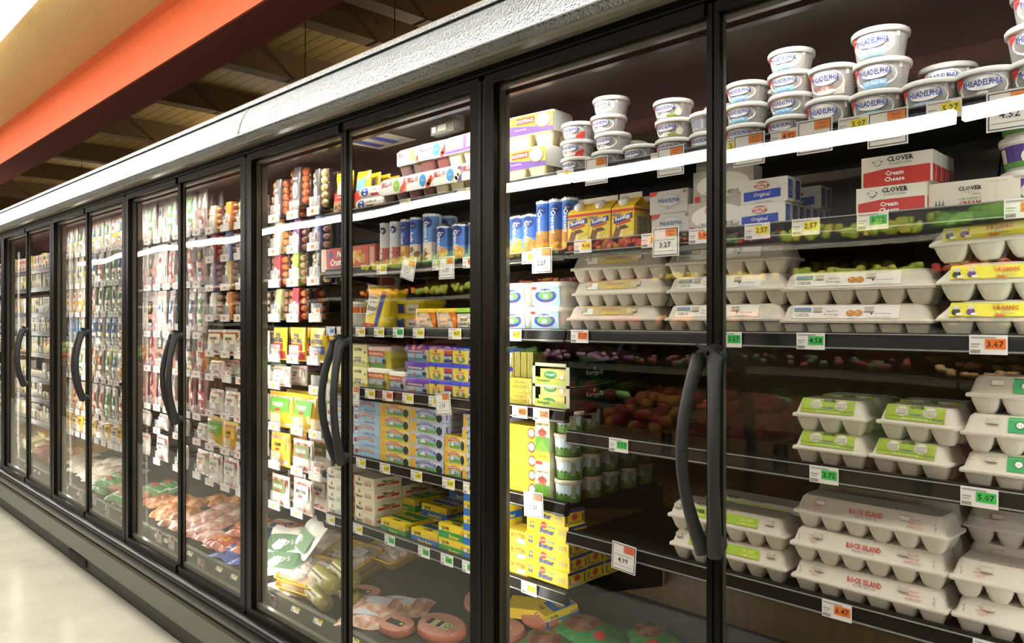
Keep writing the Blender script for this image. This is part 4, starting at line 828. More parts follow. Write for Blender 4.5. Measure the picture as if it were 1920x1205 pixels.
def top_cb(c, tx):
    def f_(p, f, w, d): p.rect(f, w * .04, d * .3, w * .96, d * .95, c, 1); p.text(f, tx, w * .5, d * .6, d * .3, '#f2dc30', 2, w * .8, .03); p.text(f, 'CLOVER', w * .5, d * .15, d * .16, '#202820', 2, w * .3, .03)
    return f_
CLG = box_kit('butter_box', 'yellow and green butter box', .135, .12, .044, '#eed22c', art_cb('#2f9a4a', 'Butter'), art_cb('#2f9a4a', 'Butter'), top_cb('#2f9a4a', 'Butter')); CLB = box_kit('butter_box', 'yellow and blue butter box', .135, .12, .044, '#eed22c', art_cb('#2a6fc0', 'Sweet Butter'), art_cb('#2a6fc0', 'Butter'), top_cb('#2a6fc0', 'Sweet Butter'))
def art_clw(c):
    def f_(p, f, w, h):
        p.rect(f, 0, 0, w, h * .22, '#c9c478', 1); p.text(f, 'CLOVER', w * .5, h * .78, h * .13, '#202820', 2, w * .45, .03); p.text(f, 'UNSALTED', w * .5, h * .40, h * .09, c, 2, w * .5, .02); p.text(f, 'BUTTER', w * .5, h * .26, h * .12, c, 2, w * .5, .03); p.oval(f, w * .9, h * .66, w * .04, h * .06, '#3a3a2a', 2, 8)
        for q in (.1, .2, .82): p.oval(f, w * q, h * .2, w * .08, h * .08, '#b0a850', 2, 8)
    return f_
CLW = box_kit('butter_box', 'tall pale yellow butter box', .115, .10, .078, '#f0eba8', art_clw('#3a3f9c'), art_clw('#a0402c'))
def art_wfb(p, f, w, h):
    p.text(f, 'GRADE', w * .13, h * .72, h * .15, '#2a3f9c', 2, w * .13, .02); p.text(f, 'AA', w * .13, h * .44, h * .26, '#2a3f9c', 2, None, .03)
    p.oval(f, w * .42, h * .72, w * .07, h * .24, '#c8402c', 2); p.text(f, 'WESTERN FAMILY', w * .42, h * .72, h * .09, WH, 3, w * .12, .02); p.text(f, 'Butter', w * .50, h * .36, h * .38, '#2a3f9c', 3, w * .34, .03, .0); p.text(f, 'SALTED SWEET', w * .6, h * .68, h * .13, '#2f86b8', 3, w * .2, .03)
    p.rect(f, w * .76, h * .3, w * .94, h * .62, '#e9dc80', 2); p.rect(f, w * .77, h * .35, w * .93, h * .45, '#c9b860', 3); p.rect(f, w * .77, h * .5, w * .93, h * .58, '#c9b860', 3)
def side_wfb(p, f, d, h): p.rect(f, 0, h * .82, d, h, '#2a3f9c', 2); p.text(f, '1', d * .1, h * .42, h * .5, '#2a3f9c', 3, None, .02); p.text(f, '1', d * .9, h * .42, h * .5, '#2a3f9c', 3, None, .02); p.oval(f, d * .5, h * .52, d * .16, h * .24, '#c85a3c', 2); p.text(f, 'FIRST QUALITY', d * .5, h * .14, h * .16, '#2a3f9c', 3, d * .6, .02)
WFB = box_kit('butter_box', 'bright yellow blue-lettered butter box', .160, .074, .041, '#f0d424', art_wfb, side_wfb)
YLB = box_kit('butter_box', 'plain yellow butter box', .12, .075, .0385, '#f2d02c', None, None); YLB.parts[0] = YLB.parts[0]
def art_yel(p, f, w, h): p.oval(f, w * .88, h * .5, w * .12, h * .42, '#8a4a30', 1); p.oval(f, w * .88, h * .52, w * .09, h * .28, '#efe6d8', 2)
YLB = box_kit('butter_box', 'plain yellow butter box', .125, .075, .0385, '#f2d02c', art_yel)
def art_redb(p, f, w, h): p.text(f, 'BUTTER', w * .55, h * .7, h * .3, '#a03a2c', 2, w * .6, .02); p.rect(f, w * .5, h * .2, w * .85, h * .5, '#efe8b0', 2); p.rect(f, w * .94, 0, w, h, '#c8402c', 2)
RDB = box_kit('butter_box', 'yellow red-lettered butter box', .09, .07, .042, '#efd03a', art_redb)
def art_kg(p, f, w, h): p.rect(f, w * .05, h * .1, w * .95, h * .9, '#e4c96a', 1); p.oval(f, w * .4, h * .55, w * .25, h * .3, '#2f8a4a', 2); p.text(f, 'Kerrygold', w * .4, h * .55, h * .2, WH, 3, w * .42, .02); p.oval(f, w * .85, h * .4, w * .08, h * .2, '#f0ead8', 3, 8)
KGB = box_kit('butter_bar', 'gold-wrapped butter bar', .094, .055, .036, 'f:#c9bf6a', art_kg, None, None, 'butter'); KGF = box_kit('butter_bar', 'gold foil butter bar', .115, .06, .040, 'f:#a2953e', lambda p, f, w, h: (p.text(f, 'IMPORTED', w * .6, h * .72, h * .14, '#6a5a20', 1), p.text(f, '1 KERRYGOLD 1', w * .6, h * .4, h * .2, '#5a6a30', 1, w * .6)), None, None, 'butter')
KGS = box_kit('butter_bar', 'gold foil butter bar on end', .022, .06, .072, 'f:#8c8340', lambda p, f, w, h: p.text(f, 'KERRYGOLD', w * .5, h * .5, w * .2, '#5a6a30', 1, h * .6, 0, 0, pi / 2), None, None, 'butter')
def kg_display():
    w, d, h = .135, .20, .132; o = PB(); t = .002; g = '#1d3324'
    o.box(-w / 2, 0, 0, w / 2, d, t, g); o.box(-w / 2, 0, 0, -w / 2 + t, d, h * .95, g); o.box(w / 2 - t, 0, 0, w / 2, d, h, g); o.box(-w / 2, d - t, 0, w / 2, d, h * 1.05, '#3a5a30')
    s = F_side(w / 2, 0)
    for z in (.30, .76):
        o.text(s, 'Kerrygold', d * .52, h * z, h * .13, '#e8f0e8', 2, d * .45, .02); o.oval(s, d * .52, h * (z + .1), .006, .006, '#c8d8c8', 1, 6)
    o.tube([(w / 2 + .0005, 0, h * .50), (w / 2 + .001, d * .5, h * .50), (w / 2 + .0005, d, h * .55)], .0008, '#b8c8a8', 4)
    # die-cut front: white frame with two windows
    fz = F_front(w, 0)
    for z0, z1 in ((0, .010), (h * .47, h * .53), (h * .9, h * .97)): o.box(-w / 2, -.0015, z0, w / 2, 0, z1, '#b4b690')
    for x0, x1 in ((-w / 2, -w / 2 + .010), (w / 2 - .012, w / 2)): o.box(x0, -.0015, 0, x1, 0, h * .97, '#b9bb98')
    for q in (.26, .72): o.poly(fz, [(w * .07, h * (q - .2)), (w * .93, h * (q - .2)), (w * .93, h * (q - .1)), (w * .07, h * (q - .04))], '#a8b83a', 1); o.text(fz, 'Kerrygold', w * .3, h * (q - .12), h * .08, '#1f6a3a', 3, w * .35, .02)
    f = PB(); f.add([(w / 2, d - .01, h * 1.0), (w / 2 + .03, d + .0, h * 1.5), (w / 2 + .035, d + .0, h * 1.48), (w / 2 + .004, d - .0, h * .98)], [(0, 1, 2, 3), (3, 2, 1, 0)], '#6a6a50')
    return Kit('butter_display_carton', 'display carton', 'open dark green butter display carton', w, [('carton', o), ('lid_flap', f)], d, h)
KGD = kg_display()
# ---- country spread tubs and twin-pack sleeves
def art_cc(p, f, r, h): p.rect(f, -r * 1.5, h * .02, r * 1.5, h * .34, '#4f7f2c', 1, 12); p.rect(f, -r * 1.5, h * .3, r * 1.5, h * .9, '#c9dbe4', 1, 12); p.rect(f, -r * 1.5, h * .28, r * 1.5, h * .38, '#6f9f3a', 2, 12); [p.oval(f, r * q, h * .38, r * .12, h * .08, '#3f6a2c', 3, 7) for q in (-1, -.7, -.3, .1, .4, .8, 1.1)]; p.rect(f, r * .75, h * .2, r * 1.1, h * .85, '#8f9a7a', 4, 2)
CCT = tub_kit('spread_tub', 'round tub with meadow print', .040, .0615, art_cc, 'g:#9ab06a', 'g:#cfc6ac', .9)
def art_tw(p, f, w, h):
    p.rect(f, 0, 0, w, h * .3, '#5f9a2c', 1); p.rect(f, 0, h * .8, w, h, '#f2dc30', 1); p.text(f, 'Twin Pack', w * .5, h * .9, h * .05, '#5a7a1c', 2, w * .8, .02); p.rect(f, w * .05, h * .72, w * .5, h * .79, '#d8402c', 2); p.text(f, 'Country Crock', w * .5, h * .57, h * .08, '#5a4a30', 2, w * .85, .02)
    p.oval(f, w * .5, h * .40, w * .3, h * .07, '#b04a30', 2); p.poly(f, [(w * .25, h * .4), (w * .5, h * .5), (w * .75, h * .4)], '#8a3a2a', 3); p.text(f, 'ORIGINAL', w * .5, h * .32, h * .04, '#d8402c', 3, w * .6, .03)
    for q in range(6): p.poly(f, [(w * q / 6, 0), (w * (q + .5) / 6, 0), (w * .5, h * .27)], '#8fc23a', 2)
TWN = box_kit('twin_pack_sleeve', 'cream and green twin-pack sleeve', .052, .075, .130, '#e4dcb8', art_tw, None, None, 'package')
# ---- pie crust, chocolate chip packs, dough rolls
def art_pie(p, f, w, h): p.rect(f, 0, 0, w, h, '#b53a30', 1); p.rect(f, w * .04, h * .1, w * .75, h * .95, '#c85a3c', 2); [p.oval(f, w * random.uniform(.15, .6), h * random.uniform(.3, .7), w * .1, h * .12, random.choice(['#e8b85a', '#f0cc78', '#d99a40']), 3 + q * .2, 10) for q in range(12)]; p.rect(f, w * .8, h * .1, w * .96, h * .9, '#d8a890', 2)
def art_pie2(p, f, w, h): p.rect(f, 0, 0, w, h, '#c43a34', 1); p.oval(f, w * .4, h * .72, h * .16, h * .16, '#1f3578', 2); p.text(f, 'Pie', w * .75, h * .72, h * .26, '#ffffff', 2, None, .03, .2); p.text(f, 'Crust', w * .6, h * .38, h * .3, '#ffffff', 2, w * .7, .03, .2); p.poly(f, [(0, 0), (w * .25, 0), (w * .2, h), (0, h)], '#e8d0c0', 2); p.rect(f, w * .3, 0, w, h * .14, '#2a3468', 2)
PIE = box_kit('pie_crust_box', 'red pie crust box', .17, .05, .085, '#b53a30', art_pie); PI2 = box_kit('pie_crust_box', 'red and white pie crust box', .17, .05, .085, '#b53a30', art_pie2)
def bag_kit(name, look, cat, w, h, d, col, art=None, wav=.004, crimp=True, n=9):
    """a filled pillow bag standing up: crimped top, bulging middle"""
    p = PB(); rs = []; m = 12; ph = random.random() * 6
    for k in range(n + 1):
        t = k / n; bul = sin(pi * min(1, max(0, (t * 1.02)))) ** .55 if 0 < t < 1 else .06; bul = max(bul, .08); ww = w / 2 * (1 - .05 * sin(pi * t)) + wav * sin(9 * t + ph) * .4
        ring = []
        for i in range(m):
            a = 2 * pi * i / m; cx = (abs(cos(a)) ** .8) * (1 if cos(a) >= 0 else -1) * ww; cy = d / 2 - (abs(sin(a)) ** .75) * (1 if sin(a) >= 0 else -1) * d / 2 * bul
            ring.append((cx + wav * sin(5 * t + i), cy + wav * .6 * sin(7 * t + 2 * i + ph), h * t))
        rs.append(ring)
    p.rings(rs, col)
    if art:
        def fn(s, t, e):
            tt = min(max(t / h, 0.02), .98); bul = sin(pi * tt) ** .55; sx = min(abs(s) / (w / 2), .98); return (s, d / 2 - d / 2 * bul * (1 - sx ** 2.6) ** .42 - .0022 - e, t)
        art(p, fn, w, h)
    return Kit(name, cat, look, w, [(name, p)], d, h)
def art_nes(p, f, w, h): G = lambda a0, b0, a1, b1, c, e: p.rect(f, a0, b0, a1, b1, c, e, 6); G(-w * .46, h * .32, w * .46, h * .52, '#c8302a', 1); G(-w * .46, h * .04, w * .46, h * .32, '#c99a60', 1); G(-w * .2, h * .46, w * .3, h * .78, '#efe6d8', 2); p.text(f, 'Nestle', 0, h * .88, h * .07, '#222222', 3, w * .6, .03); p.text(f, 'Chocolate Chip', 0, h * .40, h * .05, WH, 3, w * .8, .02); [p.oval(f, w * random.uniform(-.36, .36), h * random.uniform(.08, .28), w * .06, h * .025, '#5a3420', 3, 7) for _ in range(9)]
def art_nes2(p, f, w, h): p.rect(f, -w * .46, h * .3, w * .46, h * .48, '#c8302a', 1, 6); p.rect(f, -w * .46, h * .04, w * .46, h * .3, '#9a6a40', 1, 6); p.rect(f, -w * .3, h * .52, w * .3, h * .8, '#5fa0d6', 2, 4)
NES = bag_kit('cookie_dough_pack', 'yellow cookie dough pack', 'package', .11, .165, .022, 'g:#f2c81e', art_nes); NE2 = bag_kit('cookie_dough_pack', 'yellow blue-patched dough pack', 'package', .085, .155, .024, 'g:#f2c81e', art_nes2)
def roll_kit(name, look, L, r, col, art=None, ends=True, cat='roll'):
    p = PB(); X = Matrix.Translation((0, r, r)) @ Matrix.Rotation(pi / 2, 4, 'Y'); p.lathe([(.003, -L / 2 - .012), (r * .35, -L / 2 - .008), (r * .88, -L / 2), (r, -L / 2 + .012), (r, L / 2 - .012), (r * .88, L / 2), (r * .35, L / 2 + .006), (.003, L / 2 + .012)], col, 14, X)
    if art: art(p, lambda s, t, e: (s, r - (r + e) * cos(t / r), r + (r + e) * sin(t / r)), L, r)
    e_ = PB()
    for s in (-1, 1): e_.ell((s * (L / 2 + .012), r, r), (.005, .005, .005), 'c:#c9c4b0', 6, 5)
    return Kit(name, cat, look, L, [('wrapper', p), ('clip', e_)], 2 * r, 2 * r)
CDR = roll_kit('cookie_dough_roll', 'white cookie dough roll', .16, .024, 'f:#e8e2d8', lambda p, f, L, r: (p.oval(f, -L * .3, 0, .02, .016, '#2a4a9c', 1), p.text(f, 'Chocolate Chip', L * .05, .006, .010, '#4a3a34', 2, L * .4, .02), p.rect(f, -L * .1, -.016, L * .15, -.006, '#b03a30', 2)))
CHB = roll_kit('meat_chub', 'olive-gold meat chub', .20, .032, 'g:#a39a50', lambda p, f, L, r: ([p.rect(f, -L * .42, -.024 + q * .01, L * .25, -.014 + q * .01, '#d8d2a0', 1, 2) for q in range(6)], p.rect(f, -L * .42, .022, L * .25, .030, '#3a3428', 2), p.rect(f, -L * .42, -.016, L * .25, -.010, '#3a3428', 2), p.text(f, 'Regular', -L * .05, .007, .014, '#3a3428', 3, L * .4, .02)), True, 'chub')
for i in range(8): pass
# ---- sausage packs (hook rows)
def saus_kit(look, sc, lab, lab2, w=.13, h=.125, n=4, mid=None):
    t = PB(); t.rr([(0, .030, w / 2, .010, .008, 0), (0, .030, w / 2 + .002, .012, .009, h * .5), (0, .030, w / 2 - .002, .010, .008, h)], 'f:#2c2622')
    s = PB()
    for i in range(n):
        for q in (-1, 1): s.ell((q * w * .31, .018, h * (.13 + .245 * i * 4 / n * .98)), (w * .19, .016, h * .118), 'f:' + sc, 10, 7)
    l = PB(); l.rr([(-w * .02, .020, w * .19, .022, .006, -.001), (-w * .02, .018, w * .19, .024, .008, h * .5), (-w * .02, .020, w * .19, .018, .006, h + .004)], 'g:' + lab)
    f = lambda a, b, e: (a - w * .02, -.0065 - e, b); l.oval(f, 0, h * .40, w * .13, h * .22, '#f0e8dc', 1, 12); l.oval(f, 0, h * .37, w * .09, h * .15, lab2, 2, 12); l.text(f, 'aidells', 0, h * .1, h * .07, WH, 3, w * .28, .02) if mid is None else l.text(f, mid, 0, h * .72, h * .09, WH, 3, w * .3, .03)
    return Kit('sausage_pack', 'sausage pack', look, w, [('backing_tray', t), ('sausages', s), ('label_sleeve', l)], .06, h)
SK = {'o': saus_kit('orange-sleeved smoked sausage pack', '#8a5538', '#d98a34', '#8a2a30'), 'r': saus_kit('maroon-sleeved sausage pack', '#b0602c', '#9a3440', '#7a2a2a'), 'b': saus_kit('blue-sleeved sausage pack', '#96705a', '#6a78b8', '#8a3a34'),
      'p': saus_kit('purple-sleeved sausage pack', '#8a5a4c', '#7a4a78', '#8a2a30'), 'y': saus_kit('yellow-sleeved sausage pack', '#8f6650', '#e0c060', '#8a2a30'), 'g': saus_kit('green-sleeved sausage pack', '#a8875c', '#9fc04a', '#c8c0a0'),
      'k': saus_kit('black-sleeved brat pack', '#c8a878', '#55524e', '#8a8578', mid='BRATS'), 'c': saus_kit('cream-sleeved sausage pack', '#b5743c', '#d8ccb0', '#b8905a', mid='natural'), 'l': saus_kit('olive-sleeved sausage pack', '#7a5a40', '#a8b07a', '#8a2a30'), 'w': saus_kit('white-sleeved brat pack', '#c8a888', '#e8e6e0', '#5f7fb8', mid='Brats')}
SAG = saus_kit('black-label frankfurter pack', '#a8542c', '#6a6a68', '#8a8a88', .125, .15, 5, "Saag's"); SAG2 = saus_kit('black-label pale bratwurst pack', '#b8a070', '#5c5a58', '#8a8ab8', .125, .15, 5, "Saag's")
# ---- zip pouches of sliced meat / cheese bags
def pouch(look, film, low, lab, art_c=None, w=.115, h=.235, d=.030, tx='DELI', cat='meat pouch', nm='meat_pouch', lowh=.5):
    def art(p, f, w_, h_):
        p.rect(f, -w_ * .42, h_ * .06, w_ * .42, h_ * lowh, 's:' + low, 1, 6); p.rect(f, -w_ * .22, h_ * .46, w_ * .24, h_ * .76, lab, 2, 4)
        if art_c: p.oval(f, 0, h_ * .62, w_ * .14, h_ * .07, art_c, 3, 12)
        p.rect(f, -w_ * .2, h_ * .18, w_ * .18, h_ * .34, lab if lab != WH else '#4a4a4a', 2, 4); p.rect(f, -w_ * .15, h_ * .2, w_ * .14, h_ * .26, '#e8e4d8', 3, 4); [p.rect(f, -w_ * .18, h_ * (.70 + .02 * q), w_ * .2, h_ * (.706 + .02 * q), '#d8d0b8', 3, 3) for q in range(2)]
        p.text(f, tx, 0, h_ * .53, h_ * .03, '#f0ece0' if lab != WH else '#3a3a3a', 4, w_ * .36, .02); p.rect(f, -w_ * .46, h_ * .9, w_ * .46, h_ * .915, '#c87a80', 2, 6)
    film = '#' + ''.join('%02x' % int(int(film[i:i + 2], 16) * .80) for i in (1, 3, 5))
    return bag_kit(nm, look, cat, w, h, d, 'f:' + film, art, .004)
PK = [pouch('pink ham pouch, black label', '#d8c9c4', '#c98a84#dcb4ac', '#2f2a26', '#c8a850'), pouch('pink turkey pouch, white label', '#e0d6d0', '#d8a8a0#e8ccc0', '#efeeea', '#c8403a'), pouch('beige turkey pouch, green label', '#ded6cc', '#d8c4a4#e8dcc4', '#5f9a5a', '#efeeea'),
      pouch('clear pouch of white turkey', '#dcd4ce', '#dcc8b4#ece0d2', '#e4dccf', '#4f6fae'), pouch('salami pouch, red header', '#d8ccc4', '#b5655c#d49a90', '#c03a3a', '#f0ece0'), pouch('roast meat pouch, grey label', '#cfc4bc', '#a8706a#cfa49a', '#6a6460', '#d8c8a8'), pouch('pale pouch with blue label', '#dcd6d4', '#d8b0a8#e8d0c8', '#3f5a9c', '#efeeea')]
SALK = [pouch('red and green salami pouch', '#c8a09a', '#b5473c#d8988a', '#b52a2c', '#efe6d8', tx='SALAMI'), pouch('silver salami pouch', '#cfc8c4', '#9a5a4c#c89888', '#4a4a48', '#d8d0c0', tx='SALAMI'), pouch('pepperoni pouch', '#cbb4a8', '#a8452f#cf7a5a', '#e0d6c4', '#c8402c', tx='PEPPERONI')]
CKS = [pouch('orange cheddar shred bag', '#e4d4bc', '#e09a3c#edb65e', '#e8e0d0', '#c8402c', .105, .20, .026, 'CHEDDAR', 'cheese bag', 'cheese_bag', .48), pouch('yellow shredded cheese bag', '#ebe2c8', '#e8c860#f2dc90', '#3f7fc0', '#f0d84a', .105, .20, .026, 'CHEESE', 'cheese bag', 'cheese_bag', .48),
       pouch('white shredded cheese bag', '#e8e6dc', '#ece6d0#f6f2e4', '#4f9a5a', '#efeeea', .105, .20, .026, 'MOZZARELLA', 'cheese bag', 'cheese_bag', .48), pouch('blue-topped cheese bag', '#a8c4dc', '#ece2c0#f4eed8', '#2f5fae', '#efeeea', .105, .20, .026, 'JACK', 'cheese bag', 'cheese_bag', .44),
       pouch('red-labelled cheese bag', '#e4d8cc', '#e8b070#f0c890', '#c8352f', '#f0d84a', .105, .20, .026, 'TACO', 'cheese bag', 'cheese_bag', .46), pouch('green-topped cheese bag', '#a8c49a', '#ece4c4#f6f0dc', '#3f8a3c', '#efeeea', .105, .20, .026, 'PARMESAN', 'cheese bag', 'cheese_bag', .44)]
FRZ = [bag_kit('bologna_pack', 'yellow and red bologna pack', 'meat pack', .13, .135, .02, 'g:#ecc62c', lambda p, f, w, h: (p.poly(f, [(-w * .3, h * .32), (w * .3, h * .32), (w * .3, h * .52), (-w * .3, h * .52)], '#b52c30', 1), p.text(f, 'fritz', 0, h * .78, h * .14, '#2a3468', 2, w * .5, .04, .2), p.text(f, 'NATURAL', 0, h * .62, h * .16, '#2a3468', 2, w * .7, .04), p.text(f, 'bologna', 0, h * .42, h * .07, WH, 3), p.rect(f, -w * .45, h * .04, w * .45, h * .28, '#b52c30', 1, 6)), .002),
       bag_kit('bologna_pack', 'yellow and blue beef frank pack', 'meat pack', .14, .135, .02, 'g:#ecc62c', lambda p, f, w, h: (p.rect(f, -w * .42, h * .25, w * .42, h * .48, '#2a3f8e', 1, 6), p.text(f, 'fritz', 0, h * .78, h * .14, '#2a3468', 2, w * .5, .04, .2), p.text(f, 'NATURAL', 0, h * .6, h * .16, '#2a3468', 2, w * .7, .04), p.text(f, 'BEEF FRANKS', 0, h * .38, h * .08, WH, 3, w * .6), p.rect(f, -w * .45, h * .04, w * .0, h * .2, '#b52c30', 1, 4)), .002)]
def flat_pack(name, look, w, h, d, food, lab, tx, frame='f:#d8d0c8', cat='meat pack'):
    def art(p, f, w_, h_):
        p.rect(f, -w_ * .44, h_ * .08, w_ * .44, h_ * .9, 's:' + food, 1, 6); p.rect(f, -w_ * .36, h_ * .46, w_ * .36, h_ * .84, lab, 2, 6); p.text(f, tx, 0, h_ * .66, h_ * .12, '#3a2a24' if lab[1] in 'def' else '#f4ecd8', 3, w_ * .56, .03); p.oval(f, -w_ * .0, h_ * .52, w_ * .12, h_ * .04, '#c8402c', 3, 8)
    return bag_kit(name, look, cat, w, h, d, frame, art, .003)
BAC = [flat_pack('bacon_pack', 'streaky bacon pack, olive label', .15, .13, .025, '#8f4038#d8a090', '#6f7a4a', 'BACON'), flat_pack('bacon_pack', 'streaky bacon pack, white label', .16, .14, .028, '#b0625c#e0b4a8', '#dfe2d4', 'BACON'), flat_pack('turkey_pack', 'roast turkey slices pack', .15, .12, .035, '#c98a70#e4bca0', '#ece4d0', 'TURKEY'),
       flat_pack('frank_pack', 'frankfurter pack, cream label', .16, .12, .030, '#a8502c#cf7a48', '#e6dcb8', 'FRANKS'), flat_pack('ham_pack', 'sliced ham pack, yellow edge', .155, .14, .030, '#cf8f80#e8c0b0', '#e8c040', 'HAM', 'g:#e0b83a'), flat_pack('lunch_pack', 'small boxed sliced meat pack', .13, .085, .045, '#b0705c#d8a890', '#e8e4dc', 'SLICED'), flat_pack('turkey_pack', 'gold-foil turkey breast pack', .20, .15, .05, '#c9a890#e6d0bc', '#5fae3a', 'TURKEY', 'g:#d8b430')]
CHS = [box_kit('cheese_wedge', 'pale cheese wedge pack', .085, .06, .06, 'f:#ece0b8', lambda p, f, w, h: (p.rect(f, w * .2, h * .2, w * .8, h * .6, WH, 1), p.text(f, 'cheese', w * .5, h * .4, h * .14, '#7a5a30', 2)), None, None, 'cheese'), box_kit('cheese_wedge', 'yellow cheese block pack', .085, .06, .06, 'f:#e4c878', lambda p, f, w, h: p.rect(f, w * .25, h * .2, w * .75, h * .6, '#3f6a8a', 1), None, None, 'cheese'),
       box_kit('cheese_wedge', 'white cheese round pack', .08, .06, .06, 'f:#eeeae0', lambda p, f, w, h: (p.oval(f, w * .5, h * .5, w * .3, h * .3, '#4f8a4a', 1), p.oval(f, w * .5, h * .5, w * .2, h * .2, WH, 2)), None, None, 'cheese'), box_kit('cheese_wedge', 'red-labelled cheese pack', .08, .06, .055, 'f:#d8c8b0', lambda p, f, w, h: p.rect(f, w * .15, h * .3, w * .85, h * .7, '#b04a3a', 1), None, None, 'cheese')]
CHX = [box_kit('cheese_case', 'cream case of cheese bricks', .26, .2, .08, '#e9dfb0', None, None, None, 'carton'), box_kit('cheese_case', 'red case of cheese', .22, .17, .09, '#b8443a', None, None, None, 'carton'), box_kit('cheese_case', 'orange-yellow case of cheese', .24, .18, .07, '#d89a38', lambda p, f, w, h: p.rect(f, w * .2, h * .2, w * .8, h * .8, '#efe6c0', 1), None, None, 'carton')]
# ---- deck goods
def tray_kit():
    w, d, h = .27, .20, .032; t = PB()
    t.rr([(0, d / 2, w / 2 - .02, d / 2 - .02, .02, 0), (0, d / 2, w / 2 - .004, d / 2 - .004, .03, h - .004), (0, d / 2, w / 2, d / 2, .03, h), (0, d / 2, w / 2 - .008, d / 2 - .008, .026, h), (0, d / 2, w / 2 - .022, d / 2 - .022, .02, .008)], 'g:#e6b62c')
    m = PB()
    for i in range(46):
        a = random.uniform(0, 6.3); r = random.random() ** .5; m.ell((cos(a) * r * w * .36, d / 2 + sin(a) * r * d * .32, .018 + random.random() * .012), (random.uniform(.014, .034), random.uniform(.008, .016), .011), random.choice(['f:#e4cfb4', 'f:#d9bfa0', 'f:#e9dcc8', 'f:#c9a488']), 7, 5)
    f = PB(); f.rr([(0, d / 2, w / 2 - .016, d / 2 - .016, .022, h + .001), (0, d / 2, w / 2 - .05, d / 2 - .05, .026, h + .007)], 'x:#ffffff'); f.rect(lambda s, t_, e: (s, t_, h + .0085 + e), .02, d * .5, .085, d * .74, '#efefec', 1)
    for q in range(4): f.rect(lambda s, t_, e: (s, t_, h + .0085 + e), .025, d * (.54 + q * .045), .075, d * (.555 + q * .045), '#888888', 3)
    return Kit('poultry_tray', 'meat tray', 'yellow foam tray of poultry', w, [('tray', t), ('meat', m), ('film', f)], d, h)
TRY = tray_kit()
def ham_kit(r, look, lab='#d8dc9a', tx='HAM'):
    p = PB(); n = 20; rs = []
    for k, (q, z) in enumerate([(.9, 0), (1, .008), (1.0, .022), (.95, .030)]): rs.append([((r * q + .006 * sin(3 * a)) * cos(a), r + (r * .72 * q + .004 * cos(2 * a)) * sin(a), z) for a in [2 * pi * i / n for i in range(n)]])
    p.rings(rs, 'f:#c9745c', True, True, False); p.add(rs[-1], [tuple(range(n))], 'f:#dba08e')
    f = lambda s, t, e: (s, r + t, .031 + e); l = PB(); l.rect(f, -r * .55, -r * .18, r * .5, r * .16, lab, 1); l.rect(f, -r * .55, -r * .18, -r * .35, r * .16, '#3a3c2c', 2); l.rect(f, -r * .08, -r * .18, r * .1, r * .16, '#3a3c2c', 2); l.oval(f, r * .36, 0, r * .12, r * .12, '#4f7a34', 2); l.oval(f, r * .36, 0, r * .08, r * .08, '#d8dc9a', 3)
    return Kit('ham_steak', 'ham steak', look, 2 * r, [('meat', p), ('label', l)], 2 * r, .031)
HAM = ham_kit(.095, 'round ham steak in clear wrap'); HA2 = ham_kit(.075, 'ham steak, dark square label', '#3a3230')
def flatbag(name, look, cat, w, d, h, col, art=None, wav=.008, col2=None):
    """a bag lying down: irregular cushion"""
    p = PB(); rs = []; n = 8; ph = random.random() * 9
    nx, ny = 9, 7; top = []; 
    def zz(i, j): u = i / nx; v = j / ny; e = (sin(pi * u) * sin(pi * v)) ** .5 if 0 < i < nx and 0 < j < ny else 0; return h * e + wav * (sin(u * 9 + ph) * cos(v * 7 + ph)) * (1 if 0 < i < nx and 0 < j < ny else .15)
    vs = [(w * (i / nx - .5) + wav * sin(j * 1.7 + ph), d * j / ny + wav * sin(i * 1.3 + ph), max(zz(i, j), .0) + .001) for j in range(ny + 1) for i in range(nx + 1)]
    fs = [(j * (nx + 1) + i, j * (nx + 1) + i + 1, (j + 1) * (nx + 1) + i + 1, (j + 1) * (nx + 1) + i) for j in range(ny) for i in range(nx)]
    if col2:
        fa = [q for k, q in enumerate(fs) if 2 <= k % nx <= 6 and 2 <= k // nx <= 5]; fb = [q for q in fs if q not in fa]
        o = len(p.v); p.add(vs, fb, col, True); p.add(vs, fa, col2, True)
    else: p.add(vs, fs, col, True)
    p.add([(x, y, 0) for x, y, z in vs[:nx + 1]] + [(x, y, 0) for x, y, z in vs[-nx - 1:]], [tuple(range(nx, -1, -1)) + tuple(range(nx + 1, 2 * nx + 2))], col)
    if art:
        def fn(s, t, e):
            u = min(max(s / w + .5, .02), .98); v = min(max(t / d, .02), .98); return (s, t, h * (sin(pi * u) * sin(pi * v)) ** .5 + wav + .001 + e)
        art(p, fn, w, d)
    return Kit(name, cat, look, w, [(name, p)], d, h)
GRB = flatbag('meat_bag', 'green bag of meat', 'bag', .24, .17, .04, 'f:#3c8a48', lambda p, f, w, d: (p.oval(f, -w * .05, d * .5, w * .26, d * .28, 's:#6f3f2c#9a6a50', 1, 16), p.oval(f, w * .28, d * .3, w * .08, d * .1, '#c8352f', 2)), .007); MAR = flatbag('chicken_bag', 'white and green chicken bag', 'bag', .22, .15, .03, 'g:#e4e4da', lambda p, f, w, d: (p.rect(f, -w * .44, d * .1, w * .44, d * .62, '#5a7a5a', 1, 6), p.text(f, "Mary's", 0, d * .36, d * .20, WH, 3, w * .7, 0, .3)), .006)
